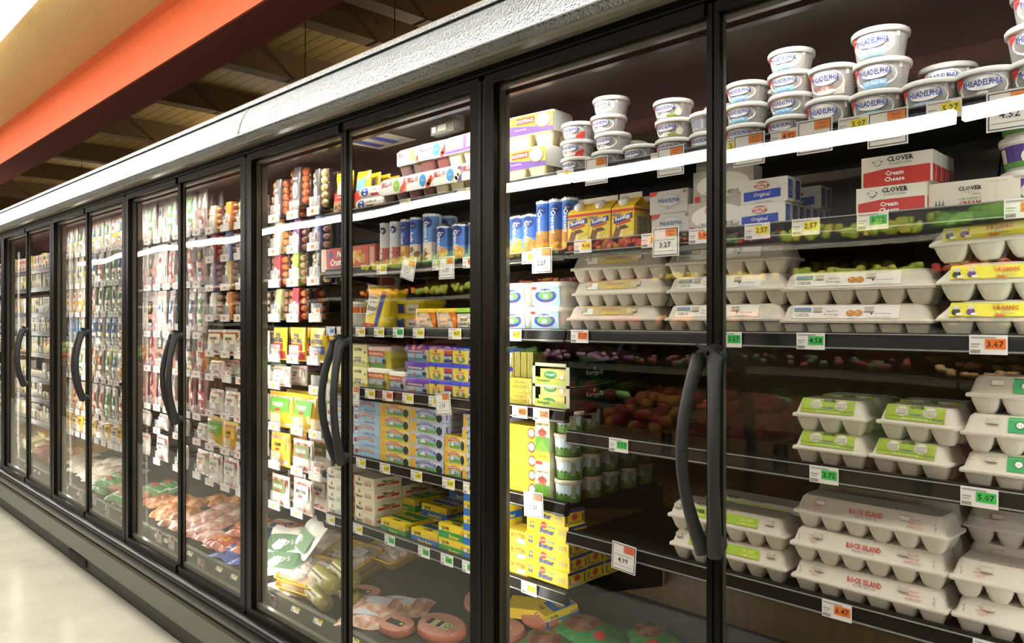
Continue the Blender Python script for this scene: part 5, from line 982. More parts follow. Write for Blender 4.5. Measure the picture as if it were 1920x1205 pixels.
HDK = [flatbag('hot_dog_pack', 'clear pack of pink franks', 'meat pack', .155, .12, .026, 's:#d88f80#efcbbb', None, .004), flatbag('hot_dog_pack', 'frank pack, orange and yellow label', 'meat pack', .16, .12, .028, 's:#c8705c#e4a890', lambda p, f, w, d: (p.rect(f, -w * .4, d * .2, w * .4, d * .75, '#d8582c', 1, 6), p.rect(f, -w * .28, d * .32, w * .28, d * .62, '#efb030', 2, 5), p.text(f, 'OSCAR', 0, d * .47, d * .16, '#c8302a', 3, w * .4, .03)), .004),
       flatbag('sausage_bag', 'blue and white sausage bag', 'bag', .26, .17, .04, 'f:#4f62b8', lambda p, f, w, d: (p.rect(f, -w * .3, d * .22, w * .3, d * .78, '#e8d8c0', 1, 6), p.text(f, 'ORGANIC', 0, d * .5, d * .18, '#c8483a', 3, w * .5, .03)), .008), flatbag('sausage_pack_flat', 'brown smoked sausage pack', 'meat pack', .17, .13, .03, 's:#a8643c#dca070', None, .006), flatbag('white_meat_bag', 'clear bag of pale meat', 'bag', .2, .15, .03, 's:#e2d2ba#f2e8d8', None, .007),
       flatbag('turkey_roll_pack', 'green and white turkey pack', 'meat pack', .24, .10, .05, 'f:#5aa85a', lambda p, f, w, d: (p.rect(f, -w * .1, d * .15, w * .45, d * .85, '#efefe6', 1, 6), p.oval(f, w * .12, d * .5, w * .1, d * .25, '#d84a3c', 2)), .004)]
HDK[3].name = 'smoked_sausage_pack'; HDK[4].name = 'pale_meat_bag'
SLC = flatbag('turkey_slices_pack', 'clear pack of fanned turkey slices', 'meat pack', .22, .12, .03, 's:#d8a080#f0d8c8', lambda p, f, w, d: p.rect(f, -w * .25, d * .3, w * .2, d * .6, '#dfe4ec', 1, 4), .006)
# ---- price tags, sale cards, tag holders
def tag_kit(price, col):
    w, h = .058, .034; p = PB(); p.box(-w / 2, 0, 0, w / 2, .0012, h, '#eceae6'); f = F_front(w)
    p.rect(f, w * .42, h * .28, w * .96, h * .80, {'y': '#f2e21e', 'g': '#35c455', 'o': '#f07a2c', 'b': '#6ab4e8'}[col], 1); p.text(f, price, w * .69, h * .54, h * .32, '#222222', 2, w * .44, .01)
    for q in range(9): p.rect(f, w * (.04 + q * .03), h * .06, w * (.055 + q * .03), h * .24, '#333333', 1)
    p.rect(f, w * .05, h * .84, w * .7, h * .9, '#9a9a96', 1); p.rect(f, w * .05, h * .5, w * .3, h * .56, '#8aa0b8' if col == 'g' else '#9a9a96', 1); p.rect(f, w * .05, h * .38, w * .25, h * .42, '#9a9a96', 1)
    return Kit('price_tag', 'price tag', 'tag', w, [('price_tag', p)], .001, h)
CN = {'y': 'yellow', 'g': 'green', 'o': 'orange', 'b': 'blue'}
_tk = {}
def rail_tag(px, zl, price, col, row):
    k = _tk.setdefault((price, col), tag_kit(price, col)); Y = YS - .0125
    put(k, XA(px, Y), Y - .0012, zl - .0355, row, 0, '%s %s price tag' % (CN[col], price))
def card_kit(price, col='#e88a3a'):
    w, h = .072, .068; p = PB(); p.box(-w / 2, 0, 0, w / 2, .0008, h, '#f0efec'); f = F_front(w)
    for a in ((.04, .04, .96, .065), (.04, .935, .96, .96), (.04, .04, .065, .96), (.935, .04, .96, .96)): p.rect(f, w * a[0], h * a[1], w * a[2], h * a[3], '#333344', 1)
    p.rect(f, w * .5, h * .68, w * .93, h * .93, col, 2); p.text(f, 'Special', w * .72, h * .85, h * .08, '#7a3a1a', 3, w * .3); p.text(f, 'Savings', w * .72, h * .74, h * .07, '#7a3a1a', 3, w * .3)
    p.text(f, price, w * .48, h * .40, h * .19, '#222222', 2, w * .5, .01); p.rect(f, w * .1, h * .56, w * .85, h * .58, '#9a9a96', 1); p.rect(f, w * .1, h * .18, w * .85, h * .2, '#9a9a96', 1)
    return Kit('sale_card', 'sale card', 'white sale card', w, [('sale_card', p)], .001, h)
_ck = {}
def sale(px, py, zref, price, row, rz=0, tilt=0, col='#e88a3a', Y=None, z=None):
    k = _ck.setdefault((price, col), card_kit(price, col)); Y = YS - .026 if Y is None else Y
    zc = ZA(px, py, Y) if z is None else z
    put(k, XA(px, Y), Y, zc - .034, row, rz, 'bordered %s sale card' % price, ry=tilt)
def holder(two=False, col='#ef8a3a'):
    w = .095; h_ = PB(); h_.box(-w / 2, .004, 0, w / 2, .006, .036, 'x:#ffffff'); h_.rr([(0, -.004, w * .42, .001, .0005, .0), (0, -.004, w * .42, .001, .0005, .06)], 'x:#ffffff') if False else h_.box(-w * .42, .007, .03, w * .42, .009, .075, 'x:#ffffff')
    t = PB(); t.box(-w / 2 + .002, 0, .002, w / 2 - .002, .0012, .034, '#eceae8'); f = F_front(w); t.rect(f, w * .36, .010, w * .58, .024, col, 1); t.text(f, '3.79', w * .47, .017, .006, '#5a2a10', 2, w * .18); t.rect(f, w * .66, .006, w * .92, .030, '#dcdce4', 1); t.rect(f, w * .06, .026, w * .3, .028, '#9a9a96', 1); t.rect(f, w * .06, .018, w * .28, .020, '#9a9a96', 1)
    if two: t.box(-w * .1, -.0015, .002, w * .42, -.0008, .055, '#f0efec'); t.rect(lambda s, q, e: (s, -.0015 - e, q), w * .14, .040, w * .38, .052, '#e88a3a', 1); t.rect(lambda s, q, e: (s, -.0015 - e, q), -w * .05, .030, w * .3, .032, '#9a9a96', 1)
    a = PB(); a.tube([(0, .006, .034), (0, .05, .036), (0, .38, .050)], .0022, 'c:#8a8a86', 5)
    return Kit('tag_holder', 'tag holder', 'clear tag holder, double tags' if two else 'clear tag holder, ' + {'#ef8a3a': 'orange', '#f2e21e': 'yellow', '#3fb85a': 'green'}[col] + ' tag', w, [('plastic_clip', h_), ('price_label', t), ('wire_arm', a)], .1, .03)
HO, HY_, HG, H2 = holder(), holder(False, '#f2e21e'), holder(False, '#3fb85a'), holder(True)
# ================================================================== STOCK ON THE SHELVES
YF0 = .142      # fronts of the goods, just behind the price rail
def jit(a): return random.uniform(-a, a)
def stack(kits, px, zl, row, n=None, Y=YF0, backs=0, bgap=.006, rz=0, j=.003, look=None, left=False, pitch=None, jr=.06):
    """kits: one kit or a list bottom-to-top. px: picture column of the centre (or of the near-left edge) of the front."""
    ks = kits if isinstance(kits, (list, tuple)) else [kits] * n
    z = zl + SURF; x = XA(px, Y) + (ks[0].w / 2 if left else 0); st = x
    for b in range(backs + 1):
        zz = z
        for i, k in enumerate(ks):
            put(k, x + jit(j), Y + b * (k.d + bgap) + abs(jit(j)), zz, row, rz + jit(jr) * (.4 if b else 1), look, st, i, b); zz += (pitch or k.h + .0004)
    return x
T1, T2, T3, T4, T5, T6, TD = 'top shelf', 'second shelf', 'third shelf', 'fourth shelf', 'fifth shelf', 'sixth shelf', 'bottom deck'
# --- top shelf, first door
stack(PL8, 1379, Z1, T1, 3, backs=1); stack(PL8, 1463, Z1, T1, 4); stack(PW, 1540, Z1, T1, 2, backs=1); stack(PLB, 1633, Z1, T1, 3); stack(PLB, 1728, Z1, T1, 1); stack(POB, 1842, Z1, T1, 1)
stack(PLB, 1762, Z1, T1, 2, Y=.27); stack(PO, 1690, Z1, T1, 2, Y=.33, rz=.4); stack(PO, 1578, Z1, T1, 2, Y=.36); stack(PO, 1600, Z1, T1, 1, Y=.47); stack(PO, 1795, Z1, T1, 1, Y=.42); stack(POB, 1944, Z1, T1, 5, backs=1); stack(PO, 1905, Z1, T1, 1, Y=.40)
# --- top shelf, second door
stack(PS, 1064, Z1, T1, 3, j=.004); stack(PO, 1123, Z1, T1, 4, j=.004, jr=.1); stack(PS, 1161, Z1, T1, 2, Y=.26); stack(PO, 1181, Z1, T1, 1); stack(PG, 1243, Z1, T1, 3, j=.004); stack([PS, PBK], 1308, Z1, T1, Y=.146); stack(PS, 1338, Z1, T1, 3, Y=.27)
for px, n in ((983, 1),): stack(KZ, px, Z1, T1, 1, Y=.15); 
stack(KZ, 1012, Z1, T1, [KZ] and 2, Y=.27); stack(KZ, 975, Z1, T1, 2, Y=.27) if False else None
put(KZ, XA(1000, .16) - .012, .160, Z1 + SURF + KZ.h, T1, .10, None, 7, 1); stack(KZ, 925, Z1, T1, 2, Y=.15)
# --- top shelf, third door: gelatine packs
zb = Z1 + SURF
for i, (k, px) in enumerate(((JR, 738), (JB, 787), (JV, 838), (JC, 893))): put(k, XA(px, .145), .145, zb, T1, jit(.05), None, None)
for i, (k, px) in enumerate(((JR, 768), (JB, 812), (JK, 862), (JK, 905))): put(k, XA(px, .155), .155, zb + .093, T1, jit(.06) + (.06 if k is JB else 0), None, None)
for i, (k, px) in enumerate(((JR, 762), (JB, 810), (JV, 858))): put(k, XA(px, .26), .26, zb, T1, jit(.04), None, None, 0, 1)
for px in (692,): put(CDR, XA(px, .15), .15, zb, T1, .05, None, px, 0)
for px in (700,): put(CDR, XA(px, .17), .17, zb + .046, T1, .12, None, 692, 1)
put(CDR, XA(693, .2), .205, zb, T1, -.03, None, 692, 0, 1)
put(NES, XA(636, .145), .145, zb, T1, 0, None, None, 0, 0, -.12)
for i in range(7): put(NE2, XA(672, .17) - .004 * i, .172 + .045 * i, zb + .004, T1, .05, None, 1, 0, i, -.10)
# --- hook-row tops in door 4: frankfurter packs
# --- second shelf
for px, k in ((714, PIZ), (733, PIZ), (752, BLU), (771, CIS), (796, CIN), (822, GRA), (852, GRA), (883, GRA), (905, GRA)): stack(k, px, Z2B, T2, 1, Y=.145, backs=1)
stack(BOW, 838, Z2B, T2, 1, Y=.33, look='white tub behind the dough cans')
for px, k in ((940, GRA), (963, GRA), (985, GRA), (1009.5, CRE), (1034, CRE), (1059, CRE)): stack(k, px, Z2B, T2, 1, Y=.145, backs=1)
put(PIE, XA(660, .145) + .06, .145, Z2B + SURF, T2, .02); put(PI2, XA(650, .15) - .09, .15, Z2B + SURF, T2, 0)
for px in (1084, 1124, 1168): put(GAB, XA(px, .142), .142, Z2A + SURF, T2, jit(.03)); put(GAB, XA(px, .142) - .002, .216, Z2A + SURF, T2, 0, None, XA(px, .142), 0, 1)
stack(PHB, 1219, Z2A, T2, 2, left=True, Y=.145, jr=.01); stack(PAU, 1291, Z2A, T2, [PAU] and 1, left=True, Y=.145, jr=.01)
put(PAU, XA(1300, .15) + .075, .150, Z2A + SURF + .0705, T2, 0, None, None, 1); put(PAS, XA(1305, .155) + .065, .156, Z2A + SURF + .141, T2, 0)
for b in range(7):
    for lv in range(2 if b < 2 or b > 4 else 1): put(WFC, XA(1386 + lv * 4, .145) + .053 + jit(.001), .145 + b * .033, Z2A + SURF + lv * .0525, T2, jit(.008), None, 11, lv, b)
for b in range(4):
    for lv in range(2): put(CLC, XA(1606 + lv * 9, .145) + .064 + jit(.001), .145 + b * .033, Z2A + SURF + lv * .0585, T2, jit(.01), None, 12, lv, b)
put(CLO, XA(1741, .15) + .0725, .15, Z2A + SURF, T2, 0); put(CLO, XA(1741, .15) + .0725, .188, Z2A + SURF, T2, 0, None, None, 0, 1)
stack(COT, 1931, Z2A, T2, 3, Y=.142, backs=1)
# --- third shelf
put(ICB, XA(698, .15), .150, Z3 + SURF, T3, .05, None, None, 0, 0, -.10, .10)
for lv in range(2): put(ICF, XA(765, .22), .21, Z3 + SURF + lv * .0505, T3, 0, None, 3, lv)
for lv in range(2): put(ICF, XA(728, .30), .30, Z3 + SURF + lv * .0505, T3, 0, None, 2, lv)
stack(BUC, 655, Z3, T3, 1, Y=.15); stack(BUC, 625, Z3, T3, 1, Y=.15) if False else None; put(BUC, XA(655, .15), .15, Z3 + SURF + .0985, T3, 0, None, XA(655, .15), 1) if False else None
stack(BOW, 716, Z3, T3, 2, Y=.40) if False else stack(BOW, 690, Z3, T3, 2, Y=.33)
stack(EB, 796, Z3, T3, 1); stack(EB, 833, Z3, T3, 1); stack(SB, 871, Z3, T3, 1); stack(SB, 912, Z3, T3, 1)
stack(BB, 1020, Z3, T3, 2, backs=1, jr=.01); stack(BB, 956, Z3, T3, 2, backs=1, jr=.01)
# cartons of eggs
for lv, (px, r) in enumerate(((1061, .02), (1068, -.02), (1069, .04))): put(EG, XA(px, YF0) + .146 + jit(.002), YF0 + jit(.002), Z3 + SURF + lv * .0655, T3, r, None, 21, lv)
for lv, (px, r) in enumerate(((1243, .0), (1247, .01), (1246, .02))): put(EC_W, XA(px, YF0) + .15, YF0, Z3 + SURF + lv * .0655, T3, r, None, 22, lv)
for lv, px in enumerate((1459, 1459)): put(EC_B, XA(px, YF0) + .15 + jit(.002), YF0, Z3 + SURF + lv * .066 - .004, T3, jit(.01), None, 23, lv)
for lv, (px, r, t) in enumerate(((1752, -.01, 0), (1754, .02, .0), (1744, .06, -.045))): put(EO, XA(px, YF0) + .091, YF0 - .006, Z3 + SURF + lv * .067 + (.0 if lv < 2 else .006), T3, r, None, 24, lv, 0, 0, t)
# --- fourth shelf
zb = Z4B + SURF
for lv in range(2):
    put(CLW, XA(631, .145), .145, zb + lv * .0785, T4, 0, None, 31, lv); put(CLW, XA(671, .145), .145, zb + lv * .0785, T4, 0, None, 32, lv)
put(CHW, XA(706, .145), .145, zb, T4, .03, None, 33, 0); put(CHW, XA(706, .145), .145, zb + .0765, T4, .0, None, 33, 1)
put(CHU, XA(742, .15), .15, zb, T4, 0); put(CHW, XA(742, .27), .26, zb, T4, 0, None, 34, 0); put(CHW, XA(742, .27), .26, zb + .0765, T4, 0, None, 34, 1)
for lv in range(3):
    put(CHP, XA(780, .145) + jit(.003), .145, zb + lv * .0545, T4, jit(.03), None, 35, lv); put(LOL, XA(824, .145) + jit(.003), .145, zb + lv * .0545, T4, jit(.02), None, 36, lv); put(LOL, XA(870, .145), .145, zb + lv * .0545, T4, jit(.02), None, 37, lv); put(LOL, XA(920, .145), .145, zb + lv * .0545, T4, 0, None, 38, lv)
    put(CHP, XA(800, .25), .245, zb + lv * .0545, T4, 0, None, 35, lv, 1)
put(KGD, XA(1033, .142), .142, zb, T4, 0)
for lv in range(3): put(KGB, XA(1033, .145) + (.006 if lv else .0), .147, zb + .003 + lv * .0365, T4, 0, None, 41, lv); put(KGB, XA(1033, .145), .204, zb + .003 + lv * .0365, T4, 0, None, 41, lv, 1)
for lv in range(2): put(KGF, XA(969, .145), .145, zb + lv * .0405, T4, jit(.03), None, 42, lv); put(KGF, XA(969, .145), .206, zb + lv * .0405, T4, 0, None, 42, lv, 1)
for i, px in enumerate((958, 970, 982, 994)): put(KGS, XA(px, .17), .17, zb + .0815, T4, .03, None, None)
for i in range(2):
    for b in range(2):
        px = (1482, 1619)[i]
        for lv in range(2): put(E6, XA(px, YF0) + .076 + (.0 if b else jit(.003)) + (.012 if i and lv else 0) + (-.004 * b), YF0 + b * .112, Z4A + SURF + lv * .0685, T4, (-.02 if i == 0 else -.14) * (1 - b) + jit(.01), None, 50 + i, lv, b)
for lv, (px, r) in enumerate(((1795, .0), (1798, .03), (1806, -.02))): put(EGR, XA(px, YF0) + .15, YF0, Z4A + SURF + lv * .068 - .004, T4, r, None, 53, lv)
# --- fifth shelf
zb = Z5B + SURF
for lv in range(6): put(CBC, XA(632, .145) + jit(.002), .145, zb + lv * .041, T5, jit(.02), None, 60, lv)
for lv in range(5): put(CBB, XA(687, .145) + jit(.002), .145, zb + lv * .041, T5, jit(.02), None, 61, lv)
for lv in range(6 - 1): put(CBY, XA(740, .145) + jit(.002), .145, zb + lv * .041, T5, jit(.02), None, 62, lv)
for lv in range(6 - 1): put(CBP, XA(799, .145) + jit(.002), .145, zb + lv * .041, T5, jit(.02), None, 63, lv)
for lv in range(3): put(CBS, XA(853, .145) + jit(.002), .145, zb + lv * .044, T5, jit(.03), None, 64, lv); put(CBS, XA(852, .23), .225, zb + lv * .044, T5, 0, None, 64, lv, 1)
for lv in range(5): put(CBQ, XA(888, .145) + jit(.002), .145, zb + lv * .041, T5, jit(.03), None, 65, lv)
for lv in range(5): put(CBQ, XA(925, .145), .145, zb + lv * .041, T5, 0, None, 66, lv)
for lv in range(5): put(YLB, XA(974, .145) + jit(.004), .145, zb + lv * .039, T5, jit(.05), None, 67, lv)
for lv in range(2): put(TWN, XA(1016, .140), .142, zb + lv * .1305, T5, .04, None, 68, lv)
for lv in range(4): put(CCT, XA(1049, .142), .142, zb + lv * .062, T5, jit(.1), None, 69, lv)
for b in range(1, 5):
    for lv in range(4 if b < 2 else 3): put(CCT, XA(1049, .142), .142 + b * .084, zb + lv * .062, T5, jit(.1), None, 69, lv, b)
for lv, (px, r) in enumerate(((1252, .0), (1250, .02))): put(EL, XA(px, YF0) + .146, YF0, Z5A + SURF + lv * .068, T5, r, None, 70, lv)
put(EL, XA(1335, .25) + .10, .26, Z5A + SURF + .0, T5, 0, None, 70, 0, 1); put(EL, XA(1335, .25) + .10, .26, Z5A + SURF + .068, T5, 0, None, 70, 1, 1); 
for lv, (px, r) in enumerate(((1480, -.02), (1479, .0), (1483, -.05))): put(ER_, XA(px, YF0) + .15, YF0 - .004, Z5A + SURF + lv * .068 - .004, T5, r, None, 71, lv)
for lv in range(4): put(ER_, XA(1515, .25) + .15, .255, Z5A + SURF + lv * .068, T5, jit(.02), None, 71, lv, 1)
for lv, (px, r) in enumerate(((1780, .0), (1777, .03))): put(ER_, XA(px, YF0) + .15, YF0, Z5A + SURF + lv * .068 - .004, T5, r, None, 72, lv)
for lv in range(4): put(ER_, XA(1800, .25) + .15, .255, Z5A + SURF + lv * .068, T5, jit(.02), None, 72, lv, 1)
# --- sixth shelf
zb = Z6B + SURF
for lv in range(4): put(TIB, XA(630, .145) + jit(.003), .145, zb + lv * .0425, T6, jit(.03), None, 80, lv); put(TIB, XA(628, .26), .268, zb + lv * .0425, T6, 0, None, 80, lv, 1)
for lv in range(4): put(TIL, XA(683, .145) + jit(.003), .145, zb + lv * .0425, T6, jit(.03), None, 81, lv)
for b in range(1, 3):
    for lv in range(4 if b == 2 else 3): put(TIL, XA(683, .145), .145 + b * .124, zb + lv * .0425, T6, 0, None, 81, lv, b)
put(CLG, XA(736, .145), .145, zb, T6, 0, None, 82, 0); put(CLB, XA(795, .145), .145, zb, T6, 0, None, 83, 0); put(CLG, XA(757, .24), .268, zb, T6, .02, None, 84, 0, 1); put(CLG, XA(757, .27), .268, zb + .0445, T6, 0, None, 84, 1, 1)
put(CLB, XA(806, .25), .268, zb, T6, 0, None, 85, 0, 1); put(CLB, XA(806, .25), .268, zb + .0445, T6, 0, None, 85, 1, 1)
for lv in range(2): put(CLG, XA(849, .145) , .145, zb + lv * .0445, T6, .03, None, 86, lv)
for lv in range(5): put(CLB, XA(892, .142) + .012, .142, zb + lv * .0445, T6, jit(.03), None, 87, lv)
for lv in range(3): put(CLB, XA(850, .35), .39, zb + lv * .0445, T6, 0, None, 88, lv, 2)
for lv, r in enumerate((-.02, .015, .0, -.04, -.10)): put(WFB, XA(1024, .142) + (0, .003, .001, .004, -.006)[lv], .142, zb + .012 + lv * .0415, T6, r, None, 90, lv)
for b in range(1, 5):
    for lv in range(3 if b < 3 else 2): put(WFB, XA(1024, .142) + jit(.003), .142 + b * .078, zb + .012 + lv * .0415, T6, jit(.02), None, 90, lv, b)
for lv in range(3): put(RDB, XA(970, .145), .145, zb + .002 + lv * .0425, T6, .02, None, 91, lv)
# --- price tags
for px, p, c in ((1420, '2.57', 'y'), (1511, '2.57', 'y'), (1636, '3.32', 'g'), (1920, '3.49', 'o'), (1093, '4.68', 'y'), (1222, '3.27', 'y'), (1313, '1.94', 'o')): rail_tag(px, Z2A, p, c, T2)
for px, p, c in ((993, '3.57', 'y'), (716, '2.57', 'y'), (822, '1.77', 'y'), (880, '1.77', 'o')): rail_tag(px, Z2B, p, c, T2)
for px, p, c in ((1520, '4.58', 'g'), (1853, '3.67', 'o'), (1368, '3.57', 'g'), (1087, '7.17', 'o'), (964, '4.67', 'y'), (676, '4.67', 'y'), (711, '4.67', 'y'), (747, '6.17', 'g'), (785, '5.67', 'y'), (853, '4.67', 'y'), (620, '6.67', 'b'), (640, '2.67', 'o')): rail_tag(px, Z3, p, c, T3)
for px, p, c in ((1160, '7.57', 'g'), (1545, '3.72', 'g'), (1836, '5.07', 'g')): rail_tag(px, Z4A, p, c, T4)
for px, p, c in ((975, '4.26', 'o'), (1015, '2.67', 'o'), (694, '3.67', 'y'), (727, '2.67', 'o'), (765, '3.27', 'y'), (815, '3.47', 'y')): rail_tag(px, Z4B, p, c, T4)
rail_tag(1569, Z5A, '6.47', 'o', T5); rail_tag(1860, Z5A, '6.47', 'o', T5)
for px, p in ((620, '6.07'), (677, '6.07'), (722, '6.47'), (781, '6.47'), (841, '3.67'), (881, '3.67')): rail_tag(px, Z5B, p, 'y', T5)
for px, p, c in ((992, '5.27', 'y'), (620, '6.07', 'y'), (671, '6.07', 'y'), (731, '5.12', 'g'), (795, '5.62', 'g'), (838, '3.42', 'g'), (879, '3.72', 'g')): rail_tag(px, Z6B, p, c, T6)
for px, p, c in ((1240, '3.27', 'y'), (1370, '3.27', 'y'), (1470, '4.52', 'o'), (1600, '5.07', 'y'), (1770, '5.27', 'y'), (1060, '3.27', 'y'), (870, '2.57', 'y'), (760, '2.57', 'y')): rail_tag(px, Z1, p, c, T1)
for px, py, p in ((1404, 280, '3.27'), (1527, 255, '3.97'), (1664, 240, '3.97'), (1895, 205, '4.52'), (1118, 320, '3.27'), (1257, 302, '3.27')): sale(px, py, Z1, p, T1)
sale(1248, 453, 0, '3.27', T2); sale(1016, 488, 0, '2.27', T2); sale(762, 504, 0, '2.27', T2, 0, .25); sale(837, 502, 0, '1.77', T2); sale(832, 757, 0, '1.97', T4, 0, -.12); sale(663, 741, 0, '3.97', T4); sale(621, 735, 0, '3.97', T4)
sale(1168, 1045, 0, '4.99', T5, 0, .06, '#e8704a'); sale(1001, 946, 0, '2.07', T5, 0, -.05, '#e8704a')

# --- hook rows
HR = lambda i: ordn(i) + ' hook row'
C_CAT = []
def hook(k, px, z, row, hk, rz=0, Y=.150, rx=0, dz=.012, backs=1):
    x = XA(px, Y)
    for b in range(backs + 1):
        put(k, x + jit(.004) + .004 * b, Y + .012 + b * .075, z + dz, row, rz + jit(.07), None, x, 0, b, rx + jit(.03))
    if hk: put(hk, x, Y - .008, z + .002, row)
C4 = [516, 551, 590]; C5 = [395, 424, 450]; MID = [486]
rows = [([SAG, SAG, SAG2], [SK['c'], SK['o'], SK['g']]), ([SK['c'], SK['p'], SK['b']], [SK['r'], SK['b'], SK['o']]), ([SK['r'], SK['g'], SK['k']], [SK['p'], SK['y'], None]), ([SK['l'], SK['r'], None], [SK['w'], SK['o'], SK['g']]),
        ([FRZ[0], FRZ[0], FRZ[1]], [BAC[3], BAC[3], SK['k']]), ([BAC[5], None, None], [BAC[5], None, None]), ([BAC[6], BAC[6], None], [BAC[2], BAC[2], BAC[2]]), ([BAC[4], BAC[0], None], [BAC[6], BAC[4], BAC[0]]), ([BAC[0], BAC[1], None], [BAC[1], BAC[1], None])]
for i, (r4, r5) in enumerate(rows):
    z = CR[i]
    for px, k in zip(C4, r4):
        hk = H2 if (i in (3, 4, 7) and px != 551) or (i == 2 and px == 516) else (HY_ if i > 4 else HO)
        if i == 0 and k is not None: hook(k, px, z, HR(i), hk, {551: .1, 590: -.08}.get(px, 0), rx=0, dz=.03 + (.03 if px == 551 else 0)); continue
        if i == 8 and px == 590: px = 575
        if k: hook(k, px + (8 if i > 5 and px == 551 else 0), z, HR(i), hk)
        elif px == 590: put(hk, XA(px, .142), .142, z + .002, HR(i))
    for px, k in zip(C5, r5):
        hk = H2 if random.random() < .3 else (HO if i < 8 else HY_)
        if k: hook(k, px, z, HR(i), hk)
        else: put(hk, XA(px, .142), .142, z + .002, HR(i))
    if i < 6: hook(r5[0] or SK['r'], 478, z, HR(i), HO)
DP = [(262, 6), (278, 6), (296, 6), (314, 6), (333, 6), (352, 6), (371, 6)]
for i, z in enumerate(DR):
    nz = DR[i + 1] if i + 1 < len(DR) else .5
    for j, px in enumerate([231, 247] + [p[0] for p in DP]):
        if i < 3: k = PK[(i * 2 + j * 3 + j // 3) % 7] if not (i == 0 and px < 300 and px > 250) else PK[2 if j % 2 else 3]
        elif i in (3, 4): k = SALK[(i + j) % 3] if i == 3 else [PK[5], SALK[1], SALK[0], SALK[0], PK[5]][j % 5]
        else: k = [BAC[5], BAC[2]][j % 2] if i == 5 else [BAC[2], BAC[1], BAC[2]][j % 3]
        if i >= 5 and j % 2 and px < 370: continue
        hk = (HO if i < 4 else HY_ if j % 2 else HO) if i != 6 else H2
        hook(k, px, z, HR(i), hk, jit(.1), backs=1 if i < 5 else 0, dz=.02)
for i, z in enumerate(ER):
    for j, px in enumerate([112, 125, 135.5, 147, 159, 171, 183, 196, 209, 220]):
        if i == 0: k = CKS[(0, 1, 1, 2)[j % 4]]
        elif i == 1: k = CKS[1 if j < 5 else (5, 3, 4, 2)[j % 4]]
        elif i == 2: k = CKS[0] if j < 6 else CKS[(2, 5, 1)[j % 3]]
        elif i == 3: k = CKS[3] if j % 3 else CKS[1]
        elif i == 4: k = CKS[(3, 0, 4, 2)[j % 4]]
        elif i == 5: k = CKS[(0, 1, 4)[j % 3]] if j < 6 else CKS[(4, 5, 2)[j % 3]]
        else: k = [BAC[3], BAC[4]][j % 2]
        hook(k, px, z, HR(i), HG if i in (1, 2, 3) and j > 4 else HO if i < 5 else HY_, jit(.1), backs=1 if i < 6 else 0, dz=.02)
# --- far-end cheese shelves
for i, z in enumerate(FZ):
    x = SXE - .06; j = 0
    while x > -7.25:
        k = random.choice(CHS[:3]) if i != 7 else random.choice(CHS)
        if i in (0,): k = random.choice([CHS[3], CHS[1]])
        n = 1 if i in (5, 6) and random.random() < .5 else 2
        for lv in range(n): put(k, x, .145 + jit(.004), z + SURF + lv * (k.h + .001), ordn(i) + ' cheese shelf', jit(.15), None, None, lv)
        put(HO if j % 3 else HY_, x, .118, z - .035, ordn(i) + ' cheese shelf') if x > -5.2 else None
        x -= .1; j += 1

# --- goods lying on the deck
def dz(y): return .386 + (max(y, .105) - .105) * .2323
def deck(k, px, py, rz=0, lift=0, rx=0, lv=0, st=None, look=None):
    z = .40 + lift; x, y = on_z(px, py, z); z2 = dz(y) + lift + .002; x, y = on_z(px, py, z2)
    y = max(.112 + (k.d * .5 if False else 0), y)
    return put(k, x, y, dz(y) + lift + .004, TD, rz, look, st, lv, 0, rx + math.atan(.2323) * .9)
# first/second door
deck(GRB, 1075, 1195, .15, .03); deck(GRB, 1010, 1215, -.1, .0) if False else None; deck(GRB, 1180, 1180, -.5, .0); deck(GRB, 1000, 1240, .1, .02); deck(HA2, 985, 1165, .0, .03)
deck(YLB, 985, 1135, .5, .04, 0, 0, None, 'yellow butter box tipped on the deck'); deck(CLB, 1010, 1135, -.4, .03, 0, 0, None, 'yellow butter carton tipped on the deck')
# third door
deck(HAM, 790, 1215, .1, .03); deck(HAM, 790, 1215, .0, .0); deck(HAM, 880, 1150, .1, .035); deck(HAM, 880, 1150, .0, .0); deck(HA2, 715, 1205, .1, .0); deck(HAM, 905, 1212, .2, .0)
deck(SLC, 680, 1180, .5, .0); deck(SLC, 745, 1150, .45, .0); deck(SLC, 700, 1155, .4, .02) ; deck(HA2, 660, 1140, .4, .0, look='pink ham steak, cream oval label')
# fourth door
deck(CHB, 585, 1140, -.25, .0, 0, 0, 5); deck(CHB, 590, 1110, -.25, .088, 0, 2, 5) ; deck(CHB, 640, 1130, -.25, .0, 0, 0, 6); deck(CHB, 635, 1095, -.25, .085, 0, 1, 6)
deck(TRY, 550, 1110, .15, .03, .1); deck(TRY, 550, 1125, .15, .0); deck(TRY, 620, 1070, .1, .03, .1); deck(TRY, 622, 1085, .1, .0); deck(TRY, 700, 1040, .0, .0); deck(TRY, 700, 1040, .0, .033)
deck(MAR, 530, 1045, .5, .09, .5); deck(MAR, 560, 1035, -.3, .12, .7); deck(MAR, 520, 1080, .6, .06, .3); deck(HDK[4], 515, 1115, .2, .0); deck(HDK[4], 565, 1050, .3, .0)
deck(HDK[2], 500, 1000, .2, .0); deck(HDK[3], 530, 990, -.2, .02); deck(HDK[4], 590, 1010, .1, .02)
